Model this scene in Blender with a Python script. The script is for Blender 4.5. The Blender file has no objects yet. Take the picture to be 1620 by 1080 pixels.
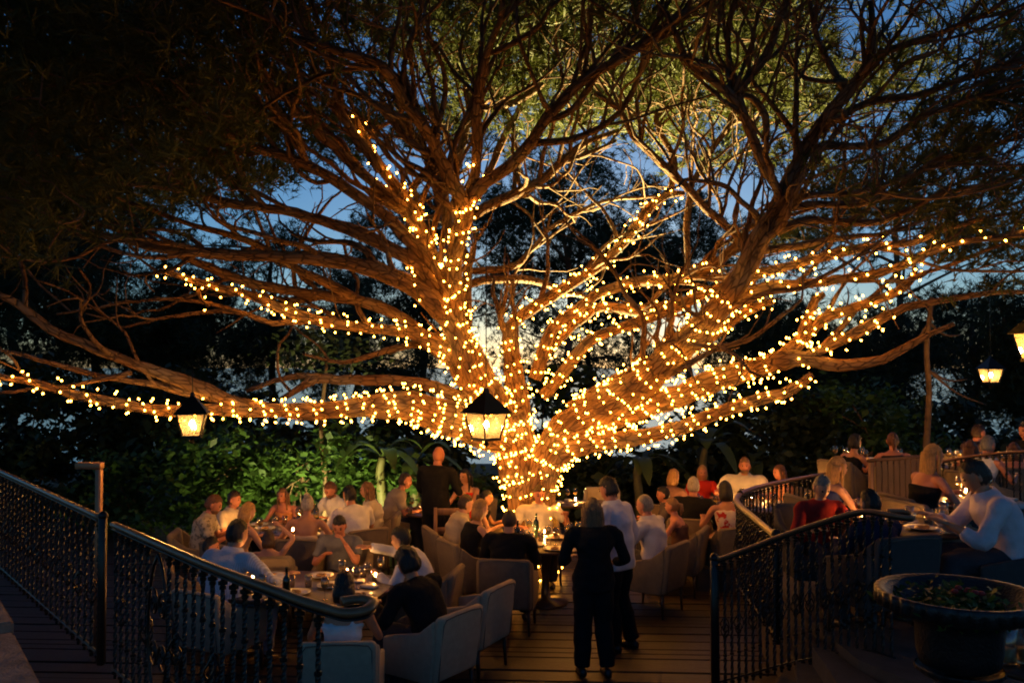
import bpy, bmesh, math, random
import numpy as np
from mathutils import Vector, Matrix
random.seed(7); rng = np.random.default_rng(11)
R = math.radians
sc = bpy.context.scene
C = sc.collection

# ------------------------------------------------------------------ camera, sky, exposure
F, YH, CZ = 1400.0, 580.0, 2.95          # focal length in photo pixels, horizon row, eye height above the deck
PITCH = math.atan((YH - 540.0) / F)
cam = bpy.data.cameras.new('camera'); camo = bpy.data.objects.new('camera', cam); C.objects.link(camo)
cam.sensor_width = 36.0; cam.lens = F / 1620.0 * 36.0; cam.clip_end = 30000.0; cam.clip_start = 0.05
camo.location = (0, 0, CZ); camo.rotation_euler = (R(90) + PITCH, 0, 0)
sc.camera = camo
world = bpy.data.worlds.new('World'); sc.world = world; world.use_nodes = True
wn = world.node_tree; bg = wn.nodes['Background']
sky = wn.nodes.new('ShaderNodeTexSky'); sky.sky_type = 'NISHITA'; sky.sun_disc = False
sky.sun_elevation = R(5.0); sky.sun_rotation = R(6.0); sky.altitude = 60.0
sky.air_density = 1.0; sky.dust_density = 0.28; sky.ozone_density = 5.0
wn.links.new(sky.outputs['Color'], bg.inputs['Color']); bg.inputs['Strength'].default_value = 0.12
vs = sc.view_settings
vs.view_transform = 'Standard'; vs.look = 'None'; vs.exposure = 0.2; vs.gamma = 1.0; vs.use_curve_mapping = False
cy = sc.cycles
cy.use_denoising = True; cy.max_bounces = 5; cy.diffuse_bounces = 2; cy.glossy_bounces = 2; cy.transmission_bounces = 4
cy.use_adaptive_sampling = True; cy.adaptive_threshold = 0.03
cy.transparent_max_bounces = 8; cy.use_light_tree = True; cy.caustics_reflective = False; cy.caustics_refractive = False
cy.filter_width = 1.9; cy.sample_clamp_indirect = 4.0

CT, ST = math.cos(PITCH), math.sin(PITCH)
def W(x, y, d):
    """photo pixel and depth -> point in the place"""
    a, b = (x - 810.0) / F * d, (540.0 - y) / F * d
    return np.array((a, d * CT - b * ST, CZ + d * ST + b * CT))

# ------------------------------------------------------------------ materials
MATS = {}
def mat(name, col, rough=0.7, metal=0.0, var=0.15, scale=8.0, bump=0.0, bscale=40.0, spec=0.5, stretch=None, trans=0.0):
    if name in MATS: return MATS[name]
    m = bpy.data.materials.new(name); m.use_nodes = True; nt = m.node_tree; p = nt.nodes['Principled BSDF']
    p.inputs['Roughness'].default_value = rough; p.inputs['Metallic'].default_value = metal
    p.inputs['Specular IOR Level'].default_value = spec
    tc = nt.nodes.new('ShaderNodeTexCoord'); src = tc.outputs['Object']
    if stretch:
        mp = nt.nodes.new('ShaderNodeMapping'); mp.inputs['Scale'].default_value = stretch
        nt.links.new(src, mp.inputs['Vector']); src = mp.outputs['Vector']
    n = nt.nodes.new('ShaderNodeTexNoise'); n.inputs['Scale'].default_value = scale; n.inputs['Detail'].default_value = 4
    nt.links.new(src, n.inputs['Vector'])
    r = nt.nodes.new('ShaderNodeValToRGB'); c = np.array(col)
    r.color_ramp.elements[0].position = 0.3; r.color_ramp.elements[1].position = 0.7
    r.color_ramp.elements[0].color = (*np.clip(c * (1 - var), 0, 1), 1); r.color_ramp.elements[1].color = (*np.clip(c * (1 + var), 0, 1), 1)
    nt.links.new(n.outputs['Fac'], r.inputs['Fac']); nt.links.new(r.outputs['Color'], p.inputs['Base Color'])
    if bump:
        b = nt.nodes.new('ShaderNodeBump'); b.inputs['Strength'].default_value = bump; b.inputs['Distance'].default_value = 0.02
        n2 = nt.nodes.new('ShaderNodeTexNoise'); n2.inputs['Scale'].default_value = bscale; n2.inputs['Detail'].default_value = 3
        nt.links.new(src, n2.inputs['Vector']); nt.links.new(n2.outputs['Fac'], b.inputs['Height']); nt.links.new(b.outputs['Normal'], p.inputs['Normal'])
    if trans:
        t = nt.nodes.new('ShaderNodeBsdfTranslucent'); nt.links.new(r.outputs['Color'], t.inputs['Color'])
        mx = nt.nodes.new('ShaderNodeMixShader'); mx.inputs[0].default_value = trans
        nt.links.new(p.outputs[0], mx.inputs[1]); nt.links.new(t.outputs[0], mx.inputs[2])
        nt.links.new(mx.outputs[0], nt.nodes['Material Output'].inputs['Surface'])
    MATS[name] = m
    return m
def emit(name, col, strength):
    if name in MATS: return MATS[name]
    m = bpy.data.materials.new(name); m.use_nodes = True; nt = m.node_tree; nt.nodes.remove(nt.nodes['Principled BSDF'])
    e = nt.nodes.new('ShaderNodeEmission'); e.inputs['Color'].default_value = (*col, 1); e.inputs['Strength'].default_value = strength
    nt.links.new(e.outputs[0], nt.nodes['Material Output'].inputs['Surface']); MATS[name] = m
    return m
def glassmat(name, tint=(0.9, 0.88, 0.82), gl=0.12, rough=0.05, dirt=0.0):
    if name in MATS: return MATS[name]
    m = bpy.data.materials.new(name); m.use_nodes = True; nt = m.node_tree; nt.nodes.remove(nt.nodes['Principled BSDF'])
    t = nt.nodes.new('ShaderNodeBsdfTransparent'); t.inputs['Color'].default_value = (*tint, 1)
    g = nt.nodes.new('ShaderNodeBsdfGlossy'); g.inputs['Roughness'].default_value = rough
    lw = nt.nodes.new('ShaderNodeLayerWeight'); lw.inputs['Blend'].default_value = 0.35
    ad = nt.nodes.new('ShaderNodeMath'); ad.operation = 'MULTIPLY_ADD'; ad.inputs[1].default_value = 0.6; ad.inputs[2].default_value = gl
    nt.links.new(lw.outputs['Facing'], ad.inputs[0])
    mx = nt.nodes.new('ShaderNodeMixShader'); nt.links.new(ad.outputs[0], mx.inputs[0])
    nt.links.new(t.outputs[0], mx.inputs[1]); nt.links.new(g.outputs[0], mx.inputs[2]); last = mx
    if dirt:
        d = nt.nodes.new('ShaderNodeBsdfDiffuse'); d.inputs['Color'].default_value = (0.75, 0.65, 0.45, 1)
        tl = nt.nodes.new('ShaderNodeBsdfTranslucent'); tl.inputs['Color'].default_value = (0.8, 0.68, 0.45, 1)
        m3 = nt.nodes.new('ShaderNodeMixShader'); m3.inputs[0].default_value = 0.6
        nt.links.new(d.outputs[0], m3.inputs[1]); nt.links.new(tl.outputs[0], m3.inputs[2])
        m2 = nt.nodes.new('ShaderNodeMixShader'); m2.inputs[0].default_value = dirt
        nt.links.new(mx.outputs[0], m2.inputs[1]); nt.links.new(m3.outputs[0], m2.inputs[2]); last = m2
    nt.links.new(last.outputs[0], nt.nodes['Material Output'].inputs['Surface']); MATS[name] = m
    return m
def barkmat():
    m = bpy.data.materials.new('pine_bark'); m.use_nodes = True; nt = m.node_tree; p = nt.nodes['Principled BSDF']; p.inputs['Roughness'].default_value = .85; p.inputs['Specular IOR Level'].default_value = .25
    at = nt.nodes.new('ShaderNodeAttribute'); at.attribute_name = 'bark_st'
    n = nt.nodes.new('ShaderNodeTexNoise'); n.inputs['Scale'].default_value = 11; n.inputs['Detail'].default_value = 6; nt.links.new(at.outputs['Vector'], n.inputs['Vector'])
    v = nt.nodes.new('ShaderNodeTexVoronoi'); v.feature = 'DISTANCE_TO_EDGE'; v.inputs['Scale'].default_value = 20; nt.links.new(at.outputs['Vector'], v.inputs['Vector'])
    mr = nt.nodes.new('ShaderNodeMapRange'); mr.inputs['From Max'].default_value = .12; nt.links.new(v.outputs['Distance'], mr.inputs['Value'])
    r = nt.nodes.new('ShaderNodeValToRGB'); e = r.color_ramp.elements; e[0].position = .28; e[0].color = (.13, .062, .032, 1); e[1].position = .74; e[1].color = (.34, .185, .095, 1); nt.links.new(n.outputs['Fac'], r.inputs['Fac'])
    tcb = nt.nodes.new('ShaderNodeTexCoord'); nb2 = nt.nodes.new('ShaderNodeTexNoise'); nb2.inputs['Scale'].default_value = 1.7; nb2.inputs['Detail'].default_value = 3; nt.links.new(tcb.outputs['Object'], nb2.inputs['Vector'])
    m2 = nt.nodes.new('ShaderNodeMapRange'); m2.inputs['From Min'].default_value = .46; m2.inputs['From Max'].default_value = .66; m2.inputs['To Max'].default_value = .75; nt.links.new(nb2.outputs['Fac'], m2.inputs['Value'])
    gm = nt.nodes.new('ShaderNodeMix'); gm.data_type = 'RGBA'; nt.links.new(m2.outputs[0], gm.inputs[0]); nt.links.new(r.outputs['Color'], gm.inputs[6]); gm.inputs[7].default_value = (.27, .215, .165, 1)
    mx = nt.nodes.new('ShaderNodeMix'); mx.data_type = 'RGBA'; mx.blend_type = 'MULTIPLY'; mx.inputs[0].default_value = .55; nt.links.new(gm.outputs[2], mx.inputs[6]); nt.links.new(mr.outputs[0], mx.inputs[7]); nt.links.new(mx.outputs[2], p.inputs['Base Color'])
    ad = nt.nodes.new('ShaderNodeMath'); ad.operation = 'MULTIPLY_ADD'; ad.inputs[1].default_value = .6; nt.links.new(n.outputs['Fac'], ad.inputs[0]); nt.links.new(mr.outputs[0], ad.inputs[2])
    b = nt.nodes.new('ShaderNodeBump'); b.inputs['Strength'].default_value = .8; b.inputs['Distance'].default_value = .03; nt.links.new(ad.outputs[0], b.inputs['Height']); nt.links.new(b.outputs['Normal'], p.inputs['Normal'])
    return m
BARK = barkmat()
TWIG = mat('twig_bark', (0.16, 0.095, 0.055), 0.85, var=0.4, scale=6)
NEEDLE = mat('pine_needles', (0.080, 0.095, 0.022), 0.6, var=0.45, scale=0.9, trans=0.35)
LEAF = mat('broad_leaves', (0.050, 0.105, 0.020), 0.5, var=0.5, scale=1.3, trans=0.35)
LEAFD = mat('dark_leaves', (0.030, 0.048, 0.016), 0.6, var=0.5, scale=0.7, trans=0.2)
BANANA = mat('banana_leaf', (0.05, 0.075, 0.02), 0.45, var=0.35, scale=3, trans=0.3)
STALK = mat('green_stalk', (0.11, 0.105, 0.04), 0.6, var=0.3, scale=4)
IRON = mat('black_iron', (0.008, 0.0075, 0.007), 0.3, var=0.3, spec=0.35)
IRONM = mat('worn_iron', (0.014, 0.013, 0.014), 0.38, var=0.4, bump=0.3, bscale=60)
HANDRAIL = mat('varnished_handrail', (0.24, 0.11, 0.05), 0.28, var=0.35, scale=5, spec=0.6)
PLANK = mat('deck_plank', (0.025, 0.016, 0.012), 0.5, var=0.45, scale=3, bump=0.3, bscale=14, stretch=(0.6, 9, 9))
DSTONE = mat('dark_paving', (.075, .06, .05), .8, var=.3, scale=5, bump=.4, bscale=40)
STONE = mat('stone', (0.30, 0.23, 0.17), 0.9, var=0.3, scale=6, bump=0.6, bscale=50)
SOIL = mat('dark_ground', (0.035, 0.035, 0.02), 0.95, var=0.5, scale=2)
DARKWOOD = mat('dark_table_wood', (0.05, 0.028, 0.018), 0.32, var=0.4, scale=3, stretch=(1, 8, 1))
BENCHW = mat('bench_wood', (.10, .052, .03), .6, var=.35, scale=3)
WOOD = mat('brown_wood', (0.22, 0.11, 0.05), 0.5, var=0.35, scale=3, stretch=(6, 6, 1))
CREAM = mat('cream_upholstery', (0.40, 0.31, 0.215), 0.9, var=0.08, scale=20, bump=0.15, bscale=300)
CHARC = mat('charcoal_upholstery', (.055, .05, .05), .9, var=.1, scale=20)
GREIGE = mat('greige_upholstery', (0.19, 0.14, 0.092), 0.9, var=0.1, scale=20, bump=0.15, bscale=300)
LEGM = mat('dark_chair_leg', (0.03, 0.018, 0.012), 0.4)
CHINA = mat('white_china', (0.62, 0.58, 0.52), 0.2, var=0.03)
GLASS = glassmat('clear_glass')
PANE = glassmat('lantern_pane', (0.85, 0.8, 0.65), 0.08, 0.08, dirt=0.05)
WAX = mat('candle_wax', (0.7, 0.6, 0.42), 0.5, var=0.05)
FOOD = mat('food', (0.25, 0.13, 0.05), 0.6, var=0.6, scale=40)
JUICE = mat('orange_juice', (0.75, 0.28, 0.02), 0.3, var=0.05)
BOTTLE = mat('dark_bottle_glass', (0.01, 0.02, 0.01), 0.08, spec=0.8)
BULB = emit("fairy_bulb", (1.0, 0.37, 0.038), 42.0)
BULBL = emit('lantern_bulb', (1.0, 0.50, 0.15), 1500.0)
FLAME = emit('candle_flame', (1.0, 0.45, 0.12), 2100.0)
CABLE = mat('dark_cable', (0.02, 0.03, 0.015), 0.6)

# ------------------------------------------------------------------ mesh helpers
class MB:
    def __init__(s): s.v = []; s.f = []; s.n = 0; s.mi = []
    def add(s, v, f, mi=0):
        v = np.asarray(v, float); s.v.append(v); s.f += [tuple(i + s.n for i in q) for q in f]; s.mi += [mi] * len(f); s.n += len(v)
        return s
    def mesh(s, name, mats, smooth=True):
        me = bpy.data.meshes.new(name)
        me.from_pydata(np.concatenate(s.v).tolist() if s.v else [], [], s.f)
        for m in (mats if isinstance(mats, (list, tuple)) else [mats]): me.materials.append(m)
        if len(me.materials) > 1: me.polygons.foreach_set('material_index', s.mi)
        if smooth: me.polygons.foreach_set('use_smooth', [True] * len(me.polygons))
        me.update(); return me
def link(name, data, parent=None, loc=None, rotz=None):
    o = bpy.data.objects.new(name, data); C.objects.link(o)
    if parent is not None: o.parent = parent
    if loc is not None: o.location = loc
    if rotz is not None: o.rotation_euler = (0, 0, rotz)
    return o
def tag(o, label=None, cat=None, group=None, kind=None):
    if label: o['label'] = label
    if cat: o['category'] = cat
    if group: o['group'] = group
    if kind: o['kind'] = kind
    return o
def norm(a): a = np.asarray(a, float); return a / (np.linalg.norm(a) + 1e-12)
def frames(P):
    P = np.asarray(P, float); T = np.gradient(P, axis=0); T /= (np.linalg.norm(T, axis=1)[:, None] + 1e-12)
    a = np.array((0, 0, 1.0)) if abs(T[0][2]) < 0.9 else np.array((0, 1.0, 0))
    u = norm(np.cross(T[0], a)); U = [u]
    for t in T[1:]:
        u = norm(u - t * np.dot(u, t)); U.append(u)
    U = np.array(U); return T, U, np.cross(T, U)
def tube(P, rad, seg=8, cap=True, rough=0.0, flat=None):
    P = np.asarray(P, float); n = len(P); rad = np.broadcast_to(np.asarray(rad, float), (n,))
    T, U, V = frames(P); a = np.arange(seg) / seg * 2 * math.pi
    rr = rad[:, None] * np.ones(seg)
    if rough: rr = rr * (1 + rough * rng.standard_normal((n, seg)) * 0.5 + rough * np.sin(3 * a + np.arange(n)[:, None] * 0.35))
    v = P[:, None] + rr[..., None] * (np.cos(a)[None, :, None] * U[:, None] + np.sin(a)[None, :, None] * V[:, None])
    f = [(i * seg + j, i * seg + (j + 1) % seg, (i + 1) * seg + (j + 1) % seg, (i + 1) * seg + j) for i in range(n - 1) for j in range(seg)]
    if cap: f += [tuple(range(seg))[::-1], tuple((n - 1) * seg + j for j in range(seg))]
    return v.reshape(-1, 3), f
def loft(rings, seg=16):
    """rings: (centre, u*ru, v*rv)"""
    a = np.arange(seg) / seg * 2 * math.pi; v = []
    for c, u, w in rings: v.append(np.asarray(c) + np.cos(a)[:, None] * np.asarray(u) + np.sin(a)[:, None] * np.asarray(w))
    n = len(rings); v = np.concatenate(v)
    f = [(i * seg + j, i * seg + (j + 1) % seg, (i + 1) * seg + (j + 1) % seg, (i + 1) * seg + j) for i in range(n - 1) for j in range(seg)]
    f += [tuple(range(seg))[::-1], tuple((n - 1) * seg + j for j in range(seg))]
    return v, f
def lathe(prof, seg=16, flute=0, fl=None):
    a = np.arange(seg) / seg * 2 * math.pi; v = []
    for i, (r, z) in enumerate(prof):
        q = r * np.ones(seg)
        if flute and fl[i]: q = q * (1 + fl[i] * np.abs(np.sin(a * flute / 2)))
        v.append(np.stack((q * np.cos(a), q * np.sin(a), z * np.ones(seg)), 1))
    n = len(prof); v = np.concatenate(v)
    f = [(i * seg + j, i * seg + (j + 1) % seg, (i + 1) * seg + (j + 1) % seg, (i + 1) * seg + j) for i in range(n - 1) for j in range(seg)]
    return v, f
def box(x0, x1, y0, y1, z0, z1):
    v = [(x, y, z) for z in (z0, z1) for y in (y0, y1) for x in (x0, x1)]
    return v, [(0, 2, 3, 1), (4, 5, 7, 6), (0, 1, 5, 4), (2, 6, 7, 3), (0, 4, 6, 2), (1, 3, 7, 5)]
def sphere(c, r, nu=10, nv=7, M=None):
    r = np.broadcast_to(np.asarray(r, float), (3,)); v = [(0, 0, 1.0)]
    for i in range(1, nv):
        t = math.pi * i / nv
        for j in range(nu): p = 2 * math.pi * j / nu; v.append((math.sin(t) * math.cos(p), math.sin(t) * math.sin(p), math.cos(t)))
    v.append((0, 0, -1.0)); v = np.array(v) * r
    f = [(0, 1 + j, 1 + (j + 1) % nu) for j in range(nu)]
    for i in range(nv - 2):
        for j in range(nu):
            a = 1 + i * nu; f.append((a + j, a + nu + j, a + nu + (j + 1) % nu, a + (j + 1) % nu))
    l = len(v) - 1; a = 1 + (nv - 2) * nu; f += [(l, a + (j + 1) % nu, a + j) for j in range(nu)]
    if M is not None: v = v @ np.asarray(M).T
    return v + np.asarray(c), f
def rbox(x0, x1, y0, y1, z0, z1, b=0.03, seg=3, shear=None):
    bm = bmesh.new(); v, f = box(x0, x1, y0, y1, z0, z1)
    vs_ = [bm.verts.new(p) for p in v]
    for q in f: bm.faces.new([vs_[i] for i in q])
    bmesh.ops.bevel(bm, geom=bm.edges[:], offset=b, segments=seg, affect='EDGES', profile=0.5)
    vv = np.array([p.co[:] for p in bm.verts]); bm.verts.index_update()
    ff = [tuple(p.index for p in q.verts) for q in bm.faces]; bm.free()
    if shear: vv = shear(vv)
    return vv, ff
def extr(poly, x0, x1, b=0.02):
    """polygon in (y,z) extruded along x and bevelled"""
    bm = bmesh.new(); A = [bm.verts.new((x0, y, z)) for y, z in poly]; B = [bm.verts.new((x1, y, z)) for y, z in poly]; n = len(poly)
    bm.faces.new(A[::-1]); bm.faces.new(B)
    for i in range(n): bm.faces.new((A[i], A[(i + 1) % n], B[(i + 1) % n], B[i]))
    bmesh.ops.recalc_face_normals(bm, faces=bm.faces[:])
    if b: bmesh.ops.bevel(bm, geom=bm.edges[:], offset=b, segments=2, affect='EDGES', profile=0.5)
    bm.verts.index_update(); vv = np.array([p.co[:] for p in bm.verts]); ff = [tuple(p.index for p in q.verts) for q in bm.faces]; bm.free()
    return vv, ff
def catmull(P, step=None, n=None):
    P = np.asarray(P, float); Q = np.vstack((2 * P[0] - P[1], P, 2 * P[-1] - P[-2])); out = []
    for i in range(1, len(Q) - 2):
        L = np.linalg.norm(Q[i + 1][:3] - Q[i][:3]); k = n or max(2, int(L / step))
        for t in np.arange(k) / k:
            a, b, c, d = Q[i - 1:i + 3]
            out.append(0.5 * ((2 * b) + (-a + c) * t + (2 * a - 5 * b + 4 * c - d) * t * t + (-a + 3 * b - 3 * c + d) * t ** 3))
    out.append(P[-1]); return np.array(out)
def trimesh(name, V, m, nper=3):
    """V: (n*nper,3) loose triangles / quads"""
    n = len(V) // nper; me = bpy.data.meshes.new(name); me.vertices.add(len(V)); me.vertices.foreach_set('co', V.astype(np.float32).ravel())
    me.loops.add(n * nper); me.loops.foreach_set('vertex_index', np.arange(n * nper, dtype=np.int32))
    me.polygons.add(n); me.polygons.foreach_set('loop_start', np.arange(0, n * nper, nper, dtype=np.int32))
    me.polygons.foreach_set('loop_total', np.full(n, nper, dtype=np.int32)); me.materials.append(m); me.update(calc_edges=True); me.validate()
    return me
def unit(n): v = rng.standard_normal((n, 3)); return v / np.linalg.norm(v, axis=1)[:, None]
def needles(pos, dirs, k=22, L=0.15, w=0.0045, spread=0.75):
    """needle tufts: pos, dirs (n,3) -> loose triangles"""
    n = len(pos); d = np.repeat(dirs, k, 0) + spread * rng.standard_normal((n * k, 3)); d /= np.linalg.norm(d, axis=1)[:, None]
    b = np.repeat(pos, k, 0) + np.repeat(dirs, k, 0) * (rng.random((n * k, 1)) * 0.12 - 0.06)
    s = np.cross(d, unit(n * k)); s /= np.linalg.norm(s, axis=1)[:, None]; l = L * (0.7 + 0.6 * rng.random((n * k, 1)))
    return np.stack((b - s * w, b + s * w, b + d * l), 1).reshape(-1, 3)
def leaves(pos, size, flat=0.5):
    n = len(pos); nrm = unit(n); nrm[:, 2] = np.abs(nrm[:, 2]) + flat; nrm /= np.linalg.norm(nrm, axis=1)[:, None]
    a = np.cross(nrm, unit(n)); a /= np.linalg.norm(a, axis=1)[:, None]; b = np.cross(nrm, a)
    s = size * (0.6 + 0.8 * rng.random((n, 1))); dr = -nrm * 0.15 * s
    return np.stack((pos - a * s * .5, pos + b * s * .32, pos + a * s * .55 + dr, pos - b * s * .32), 1).reshape(-1, 3)

# ------------------------------------------------------------------ the setting
def grid_sheet(name, xs, ys, zf, m):
    X, Y = np.meshgrid(xs, ys); Z = zf(X, Y); v = np.stack((X, Y, Z), -1).reshape(-1, 3); nx = len(xs)
    f = [(j * nx + i, j * nx + i + 1, (j + 1) * nx + i + 1, (j + 1) * nx + i) for j in range(len(ys) - 1) for i in range(nx - 1)]
    return tag(link(name, MB().add(v, f).mesh(name, m)), kind='structure')
def gz(X, Y):
    r = np.maximum(0, Y - 20.0)
    return -0.12 - np.minimum(40.0, 0.0022 * r * r + 0.02 * r) - 0.0 * X
grid_sheet('ground', np.concatenate((np.linspace(-900, -40, 12), np.linspace(-30, 30, 25), np.linspace(40, 900, 12))),
           np.concatenate((np.linspace(-30, 30, 25), np.linspace(34, 240, 30))), gz, SOIL)
water = mat('assumed_sea_water', (0.02, 0.04, 0.06), 0.18, var=0.1, spec=0.5)
tag(link('sea', MB().add([(-20000, 120, -34), (20000, 120, -34), (20000, 25000, -34), (-20000, 25000, -34)], [(0, 1, 2, 3)]).mesh('sea', water)), kind='structure')  # assumed water sheet, added to reflect pale sky in the low gaps

# wooden deck: every board a plank
deck = tag(link('deck_floor', MB().add(*box(-9, 9, 4.6, 17.2, -0.11, -0.035)).mesh('deck_floor', SOIL, False)), kind='structure')
PWID, PGAP = 0.14, 0.008
pm = MB().add(*rbox(-9, 9, -PWID / 2 + PGAP / 2, PWID / 2 - PGAP / 2, -0.03, 0.0, 0.003, 1)).mesh('plank', PLANK, False)
for i in range(86):
    o = link('plank', pm, deck); o.location = (rng.uniform(-.4, .4), 5.0 + i * PWID, rng.uniform(-.003, .001)); o.rotation_euler = (rng.uniform(-.004, .004), 0, R(-3.0))
# raised terrace on the right, low platform beside it, landing on the left
def slab(name, poly, z0, z1, m):
    bm = bmesh.new(); A = [bm.verts.new((x, y, z0)) for x, y in poly]; B = [bm.verts.new((x, y, z1)) for x, y in poly]; n = len(poly)
    bm.faces.new(A[::-1]); bm.faces.new(B)
    for i in range(n): bm.faces.new((A[i], A[(i + 1) % n], B[(i + 1) % n], B[i]))
    bmesh.ops.recalc_face_normals(bm, faces=bm.faces[:]); me = bpy.data.meshes.new(name); bm.to_mesh(me); bm.free(); me.materials.append(m)
    return tag(link(name, me), kind='structure')
ZT = 0.82
slab('terrace', [(2.52, 6.5), (2.50, 7.7), (2.58, 9.3), (2.80, 10.2), (3.5, 11.2), (4.9, 12.3), (6.2, 14.2), (12, 15.5), (12, 4.2), (4.0, 4.2), (3.0, 5.4)], 0.0, ZT, DSTONE)
slab('platform', [(2.45, 11.75), (2.45, 14.6), (6.1, 14.6), (4.8, 12.4), (3.5, 11.5)], 0.0, 0.30, DSTONE)
slab('landing', [(-1.05, 3.4), (-2.95, 5.6), (-5.6, 8.7), (-9, 8.7), (-9, -2), (4, -2), (4, 3.4)], 0.0, 0.88, DSTONE)
for i in range(5):
    slab('stair', [(1.2 + i * .26, 6.4 - i * .1), (2.46, 8.0 - i * .05), (2.5, 6.6), (2.2 + i * .12, 5.6)], 0.0, 0.15 * (i + 1), DSTONE)
# stone kerb in the lower left corner, two stepped blocks
kerb = tag(link('stone_kerb', None), 'pale stone kerb of stepped blocks in the lower left corner', 'kerb')
def kerb_block(a, b, z0, z1, w=0.5):
    a, b = np.array(a), np.array(b); t = norm(b - a); n = np.array((-t[1], t[0])); n = n if n[0] < 0 else -n
    pts = [a, b, b + n * w, a + n * w]; bm = bmesh.new(); A = [bm.verts.new((*p, z0)) for p in pts]; B = [bm.verts.new((*p, z1)) for p in pts]
    bm.faces.new(A[::-1]); bm.faces.new(B)
    for i in range(4): bm.faces.new((A[i], A[(i + 1) % 4], B[(i + 1) % 4], B[i]))
    bmesh.ops.recalc_face_normals(bm, faces=bm.faces[:]); bmesh.ops.bevel(bm, geom=bm.edges[:], offset=.02, segments=2, affect='EDGES')
    me = bpy.data.meshes.new('stone_block'); bm.to_mesh(me); bm.free(); me.materials.append(STONE); link('stone_block', me, kerb)
kerb_block((-4.9, 8.3), (-3.78, 6.78), 0.87, 1.02, .7)
kerb_block((-3.76, 6.74), (-2.9, 5.55), 0.87, 0.955, .7)

# ------------------------------------------------------------------ the pine
pine = tag(link('pine_tree', None, loc=(0.15, 12.6, 0)), 'huge spreading pine with limbs wrapped in warm fairy lights', 'tree')
PO = np.array((0.15, 12.6, 0.0))
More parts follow.
